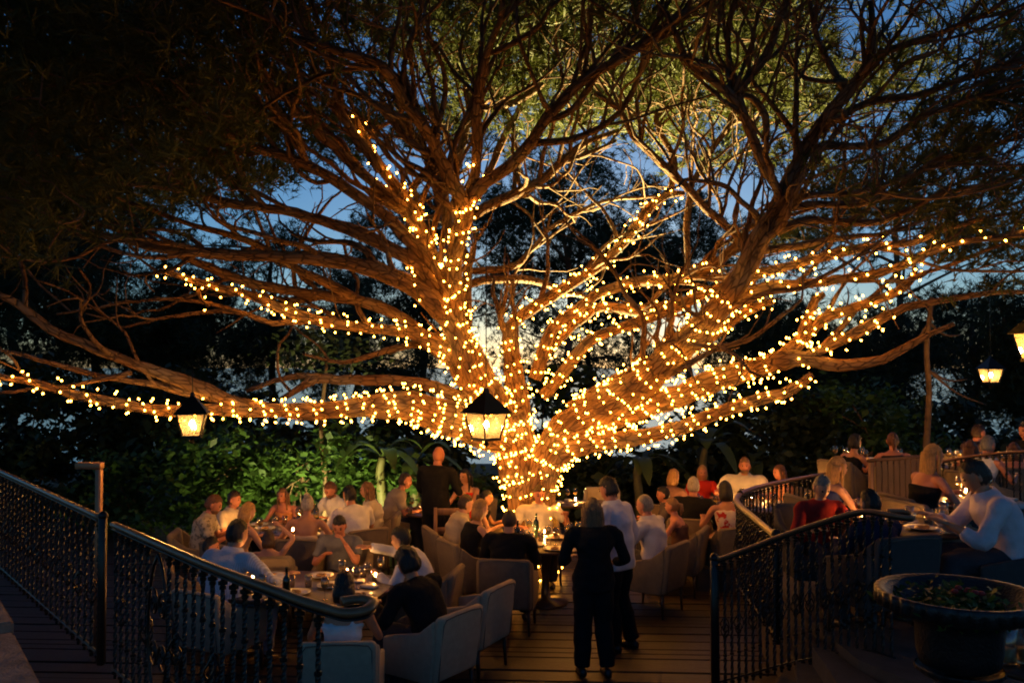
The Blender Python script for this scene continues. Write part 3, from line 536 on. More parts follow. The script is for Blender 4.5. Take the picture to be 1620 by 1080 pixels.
for l, px, d, yt, yb, w, n, s, c in BG: leaf_tree('background_tree', l, 'tree', px, d, yt, yb, w * 1.1, int(n * 3.6), s * .85, LEAFD, tw_=.2, clump=c * 1.15, group='trees behind the garden')
tr = link('slender_tree', None, loc=W(1466, 790, 15.5)); tag(tr, 'slim bare reddish trunk standing right behind the terrace', 'tree'); o0 = np.array(tr.location)
P = catmull(np.array([W(1464, 800, 15.5), W(1466, 700, 15.5), W(1470, 620, 15.4), W(1466, 550, 15.3), W(1475, 470, 15.2)]), n=4)
link('trunk', MB().add(*tube(P - o0, np.linspace(.065, .04, len(P)), 8, rough=.06)).mesh('trunk', TWIG), tr)
for e in [(1530, 600), (1560, 640), (1420, 560), (1520, 530)]:
    c = W(*e, 15.6); s = P[10 if e[1] > 590 else 14]; link('branch', MB().add(*tube(catmull(np.array([s, (s + c) / 2 - (0, 0, .1), c]), n=4) - o0, np.linspace(.03, .008, 9), 5)).mesh('branch', TWIG), tr)
SH = [  # shrubs: label, px, depth, top, bottom, width, leaves, size, material
 ('green lit shrub left of the path light', 230, 16.0, 690, 880, 200, 2600, .10, LEAF),
 ('bright green shrub behind the bearded diner', 360, 15.2, 660, 860, 220, 3000, .11, LEAF),
 ('leafy green shrub behind the long table', 470, 15.4, 650, 850, 190, 2400, .12, LEAF),
 ('broad leaved shrub beside the banana stems', 600, 16.4, 690, 850, 200, 1900, .12, LEAF),
 ('dark shrub at the far left above the handrail', 70, 17.5, 575, 860, 300, 3200, .12, LEAFD),
 ('dark hedge shrub below the lowest left lights', 300, 18.5, 600, 760, 420, 4200, .12, LEAFD),
 ('dim hedge shrub behind the banana stems', 590, 19.0, 625, 800, 260, 2200, .12, LEAFD),
 ('dark bush seen between the low forks of the pine', 860, 21.0, 585, 760, 300, 3000, .12, LEAFD),
 ('dark shrub behind the waiter', 700, 18.0, 690, 830, 220, 1800, .12, LEAFD),
 ('dark hedge shrub right of the trunk', 960, 18.0, 700, 860, 260, 2600, .12, LEAFD),
 ('dark olive shrub behind the red topped guest', 1130, 18.5, 660, 840, 280, 3000, .12, LEAFD),
 ('tall dim shrub below the lowest right limb', 1260, 17.5, 610, 820, 260, 3200, .11, LEAFD),
 ('dim green shrub with pale leaf tips above the curved rail', 1385, 17.0, 600, 800, 200, 2600, .11, LEAF),
 ('dark bluish hedge along the right edge', 1540, 19.0, 640, 800, 320, 4200, .11, LEAFD),
]
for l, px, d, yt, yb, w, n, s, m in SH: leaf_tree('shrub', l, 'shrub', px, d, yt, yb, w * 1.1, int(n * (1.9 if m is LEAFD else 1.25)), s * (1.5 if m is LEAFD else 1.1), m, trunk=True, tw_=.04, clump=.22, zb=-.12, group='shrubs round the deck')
def banana(label, px, d, hrow, n, seed):
    r = np.random.default_rng(seed); base = W(px, 850, d); base[2] = -.12; top = W(px, hrow, d)[2]
    o = tag(link('banana_plant', None, loc=base), label, 'plant')
    H = top - base[2]; P = np.array([(0, 0, 0), (.03, 0, H * .25), (-.02, .02, H * .5), (.02, 0, H * .62)]); Q = catmull(P, n=4)
    link('stem', MB().add(*tube(Q, np.linspace(.11, .06, len(Q)), 8)).mesh('stem', STALK), o)
    for i in range(n):
        a = i * 2.4 + r.uniform(-.4, .4); up = r.uniform(.35, 1.0); L = H * .5 * r.uniform(.6, 1.2); dr = np.array((math.cos(a), math.sin(a) * .8, 0))
        K = 9; t = np.linspace(0, 1, K); S = Q[-1] + dr * (t * L * (1 - .35 * up))[:, None] + np.array((0, 0, 1)) * (L * (up * t - .75 * t ** 2.2))[:, None]
        sd = norm(np.cross(dr, (0, 0, 1))); wd = .11 * np.sin(np.clip((t - .12) / .88, 0, 1) * math.pi) ** .6 * (t > .12) + .012
        v = []; 
        for k in range(K): v += [S[k] + sd * wd[k] + (0, 0, .05 * wd[k] * 4), S[k], S[k] - sd * wd[k] + (0, 0, .05 * wd[k] * 4)]
        f = [(3 * k + j, 3 * k + j + 1, 3 * k + 4 + j, 3 * k + 3 + j) for k in range(K - 1) for j in (0, 1)]
        link('leaf', MB().add(v, f).mesh('leaf', BANANA), o)
banana('banana plant with pale curved stalks left of the waiter', 602, 15.4, 640, 8, 1)
banana('banana plant in the gap behind the seated man in beige', 655, 15.8, 660, 7, 2)
banana('palm like plant with arched leaves behind the standing man', 1010, 16.2, 660, 9, 3)
banana('tall palm like plant behind the woman in red', 1115, 16.6, 630, 9, 4)
banana('small palm like plant behind the man in the open white shirt', 1190, 16.8, 670, 7, 5)
for px, l in ((510, 'thin brown trunk behind the man in the white shirt'),):
    b = W(px, 840, 15.0); b[2] = -.12; o = tag(link('young_tree', None, loc=b), l, 'tree')
    P = catmull(np.array([(0, 0, 0), (.05, 0, 1.0), (-.03, 0, 2.0), (.06, 0, 3.2)]), n=4); link('trunk', MB().add(*tube(P, np.linspace(.05, .03, len(P)), 8, rough=.05)).mesh('trunk', MATS['dark_chair_leg'] if False else TWIG), o)
    pos = np.array((.05, 0, 3.3)) + rng.standard_normal((500, 3)) * (.5, .5, .25); tag(link('crown', trimesh('crown', leaves(pos, .12), LEAFD, 4), o), kind='stuff')

# ------------------------------------------------------------------ lamps the place has
def floodlight(label, loc, aim, energy, col, angle):
    loc, aim = np.array(loc, float), np.array(aim, float); o = tag(link('floodlight', None, loc=loc), label, 'floodlight'); d = Vector(norm(aim - loc)); q = d.to_track_quat('-Z', 'Y')
    b = link('housing', MB().add(*lathe([(.0, .10), (.04, .10), (.07, .04), (.085, -.06), (.08, -.06), (.06, .03), (.0, .03)], 14)).mesh('housing', IRONM), o); b.rotation_euler = q.to_euler()
    g = link('lens', MB().add(*lathe([(.0, -.045), (.076, -.045)], 14)).mesh('lens', glassmat('lens_glass')), b)
    link('bracket', MB().add(*tube([(0, 0, -.02), (0, 0, -.3)], .012, 6)).mesh('bracket', IRONM), o)
    l = bpy.data.lights.new('spot', 'SPOT'); l.energy = energy; l.color = col; l.spot_size = R(angle); l.spot_blend = .7; l.shadow_soft_size = .05
    lo = bpy.data.objects.new('spot_light', l); C.objects.link(lo); lo.parent = o; lo.rotation_euler = q.to_euler(); lo.location = d * -.0
floodlight('ground floodlight behind the pine trunk shining up', (.75, 15.9, .2), (1.95, 13.9, 7.5), 30000, (1.0, .80, .32), 66)
fl = W(455, 870, 13.6); fl[2] = .25
floodlight('garden floodlight in front of the left shrubs', fl, W(450, 730, 15.6), 420, (1.0, .92, .36), 140)
fl = W(585, 870, 13.9); fl[2] = .2
floodlight('garden floodlight below the banana stems', fl, W(600, 730, 15.8), 420, (1.0, .90, .36), 140)

def lantern(label, px, py, d, wpx, rot, wire_to, lit=True):
    s = d / F; top = W(px, py, d); w = wpx * s / 2       # py: row of the eaves
    o = tag(link('hanging_lantern', None, loc=top, rotz=rot), label, 'lantern', 'lanterns hung from the pine')
    a = [(-1, -1), (1, -1), (1, 1), (-1, 1)]; k = .72; rw = w * .80 * 1.0; H = w * 1.25; bw = rw * .66
    v = [(x * rw * 1.22, y * rw * 1.22, 0) for x, y in a] + [(x * rw * 1.22, y * rw * 1.22, .012) for x, y in a] + [(x * rw * .55, y * rw * .55, w * .72) for x, y in a] + [(x * rw * .16, y * rw * .16, w * 1.1) for x, y in a] + [(x * rw * .1, y * rw * .1, w * 1.35) for x, y in a]
    f = [(3, 2, 1, 0)] + [(i * 4 + j, i * 4 + (j + 1) % 4, (i + 1) * 4 + (j + 1) % 4, (i + 1) * 4 + j) for i in range(4) for j in range(4)] + [(16, 17, 18, 19)]
    link('roof', MB().add(v, f).mesh('roof', IRON, False), o)
    for i in range(4):
        p, q = np.array((*a[i], 0.)), np.array((*a[(i + 1) % 4], 0.))
        link('frame_bar', MB().add(*tube([p * rw, p * bw + (0, 0, -H)], .011, 4)).mesh('frame_bar', IRON, False), o)
        link('pane', MB().add([p * rw * .99, q * rw * .99, q * bw * .99 + (0, 0, -H), p * bw * .99 + (0, 0, -H)], [(0, 1, 2, 3)]).mesh('pane', PANE, False), o)
    link('base', MB().add(*box(-bw * 1.08, bw * 1.08, -bw * 1.08, bw * 1.08, -H - .03, -H)).add(*lathe([(.0, -H - .10), (.02, -H - .085), (.03, -H - .06), (.015, -H - .03)], 8)).mesh('base', IRON, False), o)
    cd = link('candle', MB().add(*tube([(0, 0, -H), (0, 0, -H * .62)], .022, 8)).mesh('candle', WAX), o)
    if lit: link('bulb', MB().add(*sphere((0, 0, -H * .45), (.026, .026, .036), 8, 6)).mesh('lamp_bulb', BULBL), cd)
    wz = W(px, wire_to, d)[2] - top[2]
    link('chain', MB().add(*tube([(0, 0, w * 1.3), (0, 0, wz)], .006, 4)).mesh('chain', IRON), o)
lantern('black lantern hanging in front of the pine trunk', 769, 654, 8.9, 60, R(42), 330)
lantern('glowing lantern hanging under the lowest left limb', 304, 655, 9.4, 52, R(14), 585)
lantern('small glowing lantern hanging far right below pink leaves', 1567, 584, 13.5, 32, R(8), 470)
lantern('lantern cut off by the right edge of the picture', 1642, 528, 8.2, 62, R(10), 380)

# ------------------------------------------------------------------ railings
def baluster_mesh(h, twisted=True, basket=True):
    mb = MB(); k = 44; z = np.linspace(0, h, k); hb = h * .47
    def sq(z, r, tws):
        a = np.arange(4) / 4 * 2 * math.pi; v = []
        for zz, rr, tt in zip(z, r, tws): v.append(np.stack((rr * np.cos(a + tt), rr * np.sin(a + tt), zz * np.ones(4)), 1))
        n = len(z); return np.concatenate(v), [(i * 4 + j, i * 4 + (j + 1) % 4, (i + 1) * 4 + (j + 1) % 4, (i + 1) * 4 + j) for i in range(n - 1) for j in range(4)]
    tws = np.where(twisted, np.clip(z / h, .08, .92) * 26, .78)
    mb.add(*sq(z, np.full(k, .013), tws))
    for zc, rr in ((h - .03, .026), (h - .055, .018), (.04, .022), (h * .72, .018), (h * .25, .018)):
        mb.add(*lathe([(.0, zc - .018), (rr, zc - .008), (rr, zc + .008), (.0, zc + .018)], 8))
    if basket == 2:
        mb = MB()
        for i in range(4):
            t = np.linspace(0, 1, 9); a = i * math.pi / 2 + t * 3.0; rr = .006 + .034 * np.sin(t * math.pi)
            mb.add(*tube(np.stack((rr * np.cos(a), rr * np.sin(a), hb - .09 + .18 * t), 1), .0055, 4))
    return mb.mesh('baluster', IRON, False)
BAL = {}
def railing(name, label, top, nb, h, posts=(), rail_r=(.028, .020), scrolls=(), end_curl=None, pat=(0, 1)):
    top = np.array(top); Q = catmull(top, n=10); s = np.concatenate(([0], np.cumsum(np.linalg.norm(np.diff(Q, axis=0), axis=1)))); b0 = Q[0] - (0, 0, h)
    o = tag(link(name, None, loc=b0), label, 'railing')
    path = Q if end_curl is None else np.vstack((Q, catmull(np.array([Q[-1]] + list(end_curl)), n=8)[1:]))
    T = np.gradient(path, axis=0); T /= np.linalg.norm(T, axis=1)[:, None]; up = np.array((0, 0, 1.)); sd = np.cross(T, up); sd /= np.linalg.norm(sd, axis=1)[:, None]; up2 = np.cross(sd, T)
    rings = [(c - b0, u * rail_r[0], w * rail_r[1]) for c, u, w in zip(path, sd, up2)]
    link('handrail', MB().add(*loft(rings, 12)).mesh('handrail', HANDRAIL), o)
    rings = [(c - b0 - w * rail_r[1] * 1.5, u * rail_r[0] * .6, w * .008) for c, u, w in zip(path, sd, up2)]
    link('under_rail', MB().add(*loft(rings, 8)).mesh('under_rail', IRON), o)
    rings = [(c - b0 - np.array((0, 0, h - .06)), u * .014, np.array((0, 0, .01))) for c, u in zip(Q, sd)]
    link('bottom_rail', MB().add(*loft(rings, 8)).mesh('bottom_rail', IRON), o)
    for i in range(nb):
        t = (i + .5) / nb * s[-1]; p = np.array([np.interp(t, s, Q[:, k]) for k in range(3)]); kind = pat[i % len(pat)]
        if any(abs(t / s[-1] - a) < .035 for a in scrolls): continue
        key = (round(h, 3), kind)
        if key not in BAL: BAL[key] = baluster_mesh(h - rail_r[1] * 1.5, True, 0); BAL[key, 'b'] = baluster_mesh(h - rail_r[1] * 1.5, True, 2)
        q = link('baluster', BAL[key], o); q.location = p - b0 - (0, 0, h); q.rotation_euler = (0, 0, rng.uniform(0, 1.5))
        if kind: link('basket', BAL[key, 'b'], q)
    for a in scrolls:
        t = a * s[-1]; p = np.array([np.interp(t, s, Q[:, k]) for k in range(3)]); i = min(int(np.searchsorted(s, t)), len(T) - 1); tt = norm((T[i][0], T[i][1], 0)); mb = MB()
        for sg in (1, -1):
            for zs in (1, -1):
                ang = np.linspace(0, 4.2 * math.pi, 46); rr = .085 * np.exp(-ang * .13)
                cx, cz = sg * .075, zs * .14
                mb.add(*tube([tuple(tt * (cx + sg * r * math.cos(q_)) + np.array((0, 0, cz + zs * r * 1.25 * math.sin(q_)))) for q_, r in zip(ang, rr)], .0085, 5))
            mb.add(*tube([tuple(tt * sg * .165 * math.sin(k / 12 * math.pi) ** .6 + np.array((0, 0, -.46 + .9 * k / 12))) for k in range(13)], .010, 5))
        link('scroll', mb.mesh('scroll', IRON), o).location = p - b0 - (0, 0, h * .5)
    for px_, hh, r_ in posts:
        p = np.interp(px_, (0, 1), (0, s[-1])); p = np.array([np.interp(p, s, Q[:, k]) for k in range(3)])
        mb = MB().add(*rbox(-r_, r_, -r_, r_, 0, h + hh, .006, 1)).add(*lathe([(.0, h + hh + r_ * 1.4), (r_ * .8, h + hh + r_ * 1.1), (r_ * 1.35, h + hh + .012), (r_ * 1.35, h + hh - .012), (r_, h + hh - .02)], 12))
        link('newel_post', mb.mesh('newel_post', IRON), o).location = p - b0 - (0, 0, h)
    return o
zr = 1.9
def at_z(x, y, z): d = F * (CZ - z) / (y - YH); return W(x, y, d)
LR = [at_z(-40, 727, zr), at_z(0, 745, zr), at_z(85, 784, zr), at_z(163, 820, zr)]
railing('iron_railing', 'black twisted iron railing receding to the left edge', LR, 30, 1.0, posts=((1.0, .02, .024),), pat=(1, 0), rail_r=(.027, .019))
LR2 = [at_z(180, 829, zr), at_z(250, 860, zr), at_z(330, 894, zr), at_z(420, 928, zr), at_z(480, 950, zr - .01), at_z(520, 962, zr - .02)]
e = LR2[-1]
railing('iron_railing', 'black iron railing with scroll panel and curled handrail in left foreground', LR2, 22, 1.0, scrolls=(.32,), pat=(0, 1, 0, 0),
        end_curl=[e + np.array((.09, -.08, .004)), e + np.array((.17, -.07, .012)), e + np.array((.19, .02, .02)), e + np.array((.13, .07, .024)), e + np.array((.05, .03, .024))])
RR = [W(1130, 886, 7.6), W(1185, 866, 7.4), W(1240, 845, 7.2), W(1300, 825, 6.95), W(1365, 808, 6.7), W(1415, 815, 6.5)]
e = RR[-1]
railing('iron_railing', 'black iron stair railing with pale handrail in right foreground', RR, 24, 1.1, posts=((0.0, .02, .032),), pat=(0, 1), rail_r=(.02, .016),
        end_curl=[e + np.array((.10, -.03, -.01)), e + np.array((.16, .05, .0)), e + np.array((.12, .13, .01)), e + np.array((.0, .12, .015))])
zq = 1.5
RC = [at_z(x, y, zq) for x, y in ((1228, 847), (1196, 820), (1171, 799), (1166, 787), (1180, 776), (1222, 764), (1300, 750), (1390, 738), (1470, 730))]
railing('iron_railing', 'curved black railing edging the raised terrace', RC, 66, .92, posts=((0.0, .02, .03), (.33, .01, .025)), pat=(0, 0, 1), rail_r=(.03, .02))
RB = [W(1478, 732, 11.2), W(1530, 722, 11.0), W(1580, 716, 10.8), W(1640, 712, 10.6)]
railing('iron_railing', 'thin dark railing behind the man in pink shirt', RB, 16, .9, pat=(0,), rail_r=(.016, .012))

# path light, L shaped
pl = W(156, 830, 9.2); o = tag(link('path_light', None, loc=(pl[0], pl[1], 0)), 'copper coloured post with short side arm behind left railing', 'post light')
zt = W(156, 742, 9.2)[2]; mcop = mat('copper_paint', (.40, .20, .10), .4, .3)
link('post', MB().add(*rbox(-.03, .03, -.03, .03, 0, zt, .006, 1)).mesh('post', mcop), o); link('arm', MB().add(*rbox(-.24, .035, -.05, .05, zt + .002, zt + .07, .015, 2)).mesh('arm', mcop), o)

# ------------------------------------------------------------------ armchairs
def chair_meshes(m):
    lean = lambda v: np.column_stack((v[:, 0], v[:, 1] - .16 * np.clip(v[:, 2] - .45, 0, 1), v[:, 2] - .10 * (np.abs(v[:, 0]) / .3) ** 2 * (v[:, 2] > .6) * .35))
    seat = MB().add(*rbox(-.25, .25, -.22, .29, .27, .47, .035)).mesh('seat', m)
    back = MB().add(*rbox(-.30, .30, -.31, -.22, .29, .88, .04, 3, lean)).mesh('backrest', m)
    arm = [MB().add(*extr([(-.26, .28), (.28, .28), (.285, .60), (.12, .64), (-.12, .69), (-.29, .82), (-.30, .60)], s * .255, s * .315, .018)).mesh('armrest', m) for s in (-1, 1)]
    leg = [MB().add(*loft([((x, y, .29), (.024, 0, 0), (0, .024, 0)), ((x * 1.04, y * 1.05, 0), (.015, 0, 0), (0, .015, 0))], 6)).mesh('leg', LEGM) for x in (-.26, .26) for y in (-.25, .25)]
    return [('seat', seat), ('backrest', back)] + [('armrest', a) for a in arm] + [('leg', l) for l in leg]
PIPE = mat('chair_piping', (.12, .10, .08), .8)
def piping():
    P = [(x, z) for x, z in ((-.262, .33), (-.262, .60), (-.262, .80), (-.235, .838), (-.1, .85), (.1, .85), (.235, .838), (.262, .80), (.262, .60), (.262, .33))]
    return MB().add(*tube([(x, -.312 - .16 * max(0, z - .45), z - .012) for x, z in P], .006, 5)).mesh('piping', PIPE)
PIPM = piping()
CHM = {'cream': chair_meshes(CREAM), 'charcoal': chair_meshes(CHARC), 'greige': chair_meshes(GREIGE)}
def chair(x, y, z, rot, kind, label):
    o = tag(link('armchair', None, loc=(x, y, z), rotz=rot), label, 'armchair', 'upholstered armchairs round the tables')
    for n, me in CHM[kind]:
        q = link(n, me, o)
        if n == 'backrest': link('piping', PIPM, q)
    return o

# ------------------------------------------------------------------ people
SKIN = [mat('skin_fair', (.54, .27, .165), .5, var=.08, scale=12), mat('skin_tan', (.46, .21, .115), .5, var=.08, scale=12), mat('skin_ruddy', (.52, .20, .115), .5, var=.1, scale=12)]
EYE = mat('eye_dark', (.02, .015, .012), .2); LIP = mat('lips', (.32, .09, .08), .45)
HAIRC = dict(black=(.010, .008, .007), brown=(.045, .022, .012), blond=(.40, .21, .065), dark_blond=(.20, .10, .04), grey=(.22, .20, .18), silver=(.42, .37, .30), auburn=(.13, .05, .02))
def hairmat(c): return mat('hair_' + c, HAIRC[c], .45, var=.4, scale=30, bump=.5, bscale=60, stretch=(4, 4, .6))
def cloth(c):
    return mat('cloth_%02x%02x%02x' % tuple(int(min(.999, v) * 255) for v in c), c, .9, var=.14, scale=7, bump=.5, bscale=16, spec=.12)
def printed(name, c, c2, kind):
    if name in MATS: return MATS[name]
    m = mat(name, c, .9, var=.12, scale=7, bump=.5, bscale=16, spec=.12); nt = m.node_tree; p = nt.nodes['Principled BSDF']; src = p.inputs['Base Color'].links[0].from_socket
    tc = nt.nodes.new('ShaderNodeTexCoord')
    if kind == 'stripe': t = nt.nodes.new('ShaderNodeTexWave'); t.inputs['Scale'].default_value = 22; t.inputs['Distortion'].default_value = 1.0; lo_, hi_ = .35, .6; out = t.outputs['Fac']
    else: t = nt.nodes.new('ShaderNodeTexNoise'); t.inputs['Scale'].default_value = 13 if kind == 'floral' else 24; lo_, hi_ = .56, .60; out = t.outputs['Fac']
    nt.links.new(tc.outputs['Object'], t.inputs['Vector']); mr = nt.nodes.new('ShaderNodeMapRange'); mr.inputs['From Min'].default_value = lo_; mr.inputs['From Max'].default_value = hi_; nt.links.new(out, mr.inputs['Value'])
    mx = nt.nodes.new('ShaderNodeMix'); mx.data_type = 'RGBA'; nt.links.new(mr.outputs[0], mx.inputs[0]); nt.links.new(src, mx.inputs[6]); mx.inputs[7].default_value = (*c2, 1); nt.links.new(mx.outputs[2], p.inputs['Base Color'])
    return m
PEND = []
def rotm(ax, a):
    return np.array(Matrix.Rotation(a, 3, ax))
def ik(S, T, a, b, hint):
    d = T - S; L = np.linalg.norm(d)
    if L > (a + b) * .995: T = S + d / L * (a + b) * .995; d = T - S; L = np.linalg.norm(d)
    d = d / L; x = (a * a - b * b + L * L) / (2 * L); hgt = math.sqrt(max(0, a * a - x * x)); h = hint - d * np.dot(hint, d); return S + d * x + norm(h) * hgt, T
def hand(mb, wr, el, down, s, side, grip=.5):
    f = norm(wr - el); f = norm(f * .9 + np.array(down) * .35); u = norm(np.cross(f, (0, 0, 1.)) if abs(f[2]) < .9 else (1., 0, 0)); n = np.cross(u, f)
    mb.add(*loft([(wr - f * .02, u * .024 * s, n * .018 * s), (wr + f * .03 * s, u * .036 * s, n * .017 * s), (wr + f * .085 * s, u * .041 * s, n * .014 * s), (wr + f * .097 * s, u * .030 * s, n * .010 * s)], 10))
    for i, (o_, l) in enumerate(((-.031, .062), (-.011, .076), (.010, .070), (.030, .055))):
        p0 = wr + f * .085 * s + u * o_ * s; p1 = p0 + (f * .95 - n * .30 * grip) * l * .45 * s; p2 = p1 + (f * .75 - n * .8 * grip) * l * .32 * s; p3 = p2 + (f * .45 - n * 1.1 * grip) * l * .25 * s
        mb.add(*tube([p0 - f * .015, p0, p1, p2, p3], np.array((.0095, .0095, .009, .008, .006)) * s, 6))
    t0 = wr + f * .03 * s + u * side * .032 * s; mb.add(*tube([t0 - u * side * .012, t0 + (u * side * .018 + f * .02 - n * .006) * s, t0 + (u * side * .022 + f * .05 - n * .014) * s, t0 + (u * side * .016 + f * .07 - n * .02) * s], np.array((.013, .012, .010, .007)) * s, 6))
def head_geo(c, Mh, hs, fem):
    nu, nv = 26, 20; v, f = sphere((0, 0, 0), 1.0, nu, nv); n = v.copy()
    x, y, z = n[:, 0], n[:, 1], n[:, 2]; P = n * np.array((.074, .094, .116))
    P[:, 0] *= 1 - .22 * np.clip(-z, 0, 1) ** 1.5; P[:, 1] *= np.where((y < 0) & (z < -.2), 1 - .30 * np.clip(-z - .2, 0, 1), 1)
    g = lambda cx, cz, sx, sz: np.exp(-((x - cx) / sx) ** 2 - ((z - cz) / sz) ** 2) * (y > 0)
    P[:, 1] += .024 * g(0, -.14, .13, .16) + .008 * g(0, .02, .10, .2) + .006 * g(0, .24, .5, .10) - .010 * (g(.36, .06, .17, .12) + g(-.36, .06, .17, .12)) + .006 * g(0, -.42, .22, .09) + .012 * g(0, -.78, .3, .2) - .004 * g(0, -.55, .25, .08)
    A = [(P, f, 0)]
    for s in (-1, 1):
        A.append((*sphere((s * .029, .083, .008), (.0125, .010, .0075), 8, 6), 1)); A.append((*sphere((s * .030, .086, .030), (.018, .006, .004), 8, 4), 1 if not fem else 0))
        A.append((*sphere((s * .076, -.006, -.004), (.010, .020, .032), 8, 6), 0))
    A.append((*sphere((0, .091, -.048), (.022, .008, .007), 8, 5), 2))
    return [((Mh @ (np.asarray(p) * hs).T).T + c, q, m) for p, q, m in A]
def hair_geo(style, Mh, c, hs, down=(0, 0, -1.), seed=0):
    r = np.random.default_rng(seed); nu, nv = 44, 22; v, f = sphere((0, 0, 0), 1.0, nu, nv); x, y, z = v.T
    big = dict(crop=1.035, short=1.09, bob=1.12, long=1.09, bun=1.06, curly=1.27, tied=1.07, stubble=1.012)[style]
    line = .30 if style in ('crop', 'stubble') else .26
    fm = np.clip((y - .02) / .14, 0, 1) * np.clip((line + .30 * np.clip(y, 0, 1) + .05 * np.sin(x * 9 + seed) - z) / .14 + .5, 0, 1)
    nm_ = np.clip(((-.62 if style in ('bob', 'long', 'curly') else -.50) - z + .25 * np.clip(-y, 0, 1) * 0) / .30 + .5, 0, 1); m_ = np.maximum(fm, nm_); face = fm > .3
    k = big * (1 - m_) + .88 * m_; k = k * (1 + .03 * r.standard_normal(len(v)) * (style in ('curly', 'short')) + (.05 * np.sin(9 * x + 3) * np.cos(8 * z + 7 * y)) * (style == 'curly'))
    k = np.where((z > .5) & ~face & (style in ('short', 'curly')), k * 1.03, k)
    if style not in ('stubble', 'crop'): k = k * (1 + .022 * np.sin(np.arctan2(x, -y + .2) * 17 + 2.0 * z) + .012 * np.sin(np.arctan2(x, -y) * 31 + seed))
    P = v * np.array((.074, .094, .116)) * k[:, None]; P[:, 1] -= .004; A = [(P, f)]
    if style == 'bun': A.append(sphere((0, -.055, .115), (.042, .042, .038), 10, 8))
    if style == 'tied': A.append(tube([(0, -.09, .03), (0, -.135, .02), (0, -.14, -.06), (0, -.12, -.13)], [.02, .03, .028, .008], 8))
    if style == 'bob':
        A.append(loft([((0, -.025, .02), (.083, 0, 0), (0, .085, 0)), ((0, -.035, -.07), (.094, 0, 0), (0, .075, 0)), ((0, -.04, -.125), (.082, 0, 0), (0, .055, 0))], 18))
    A = [((Mh @ (np.asarray(p) * hs).T).T + c, q) for p, q in A]
    if style == 'long':
        b = [Mh @ (np.array(q) * hs) + c for q in ((0, -.03, .04), (0, -.045, -.04), (0, -.06, -.12))]; X = Mh[:, 0] * hs; Y = Mh[:, 1] * hs; dn = np.array(down)
        R_ = [(b[0], X * .078, Y * .076), (b[1], X * .086, Y * .064), (b[2], X * .094, Y * .050), (b[2] + dn * .09 * hs - Y * .015, X * .105, Y * .040), (b[2] + dn * .19 * hs - Y * .02, X * .088, Y * .030), (b[2] + dn * .25 * hs - Y * .02, X * .05, Y * .018)]
        v2, f2 = loft(R_, 22); v2 = v2 + r.standard_normal(v2.shape) * .003; A.append((v2, f2))
        for a_ in np.linspace(-1.25, 1.25, 11):
            q0 = [Mh @ (np.array((.088 * math.sin(a_) * w_, -.02 - .075 * math.cos(a_), z_)) * hs) + c for z_, w_ in ((.03, 1.0), (-.05, 1.10), (-.12, 1.18))]; e_ = q0[-1] + dn * r.uniform(.14, .26) * hs + r.standard_normal(3) * .012
            A.append(tube(catmull(np.array(q0 + [(q0[-1] + e_) / 2 + r.standard_normal(3) * .008, e_]), n=2), np.array((.014, .017, .018, .018, .017, .015, .012, .008, .003)) * hs, 6))
        for s in (-1, 1):
            q = [Mh @ (np.array(t) * hs) + c for t in ((s * .070, .02, .06), (s * .082, .012, -.03), (s * .085, .012, -.11))]; A.append(tube(catmull(np.array(q + [q[-1] + dn * .12 * hs]), n=3), np.linspace(.024, .012, 10) * hs, 7))
    return A
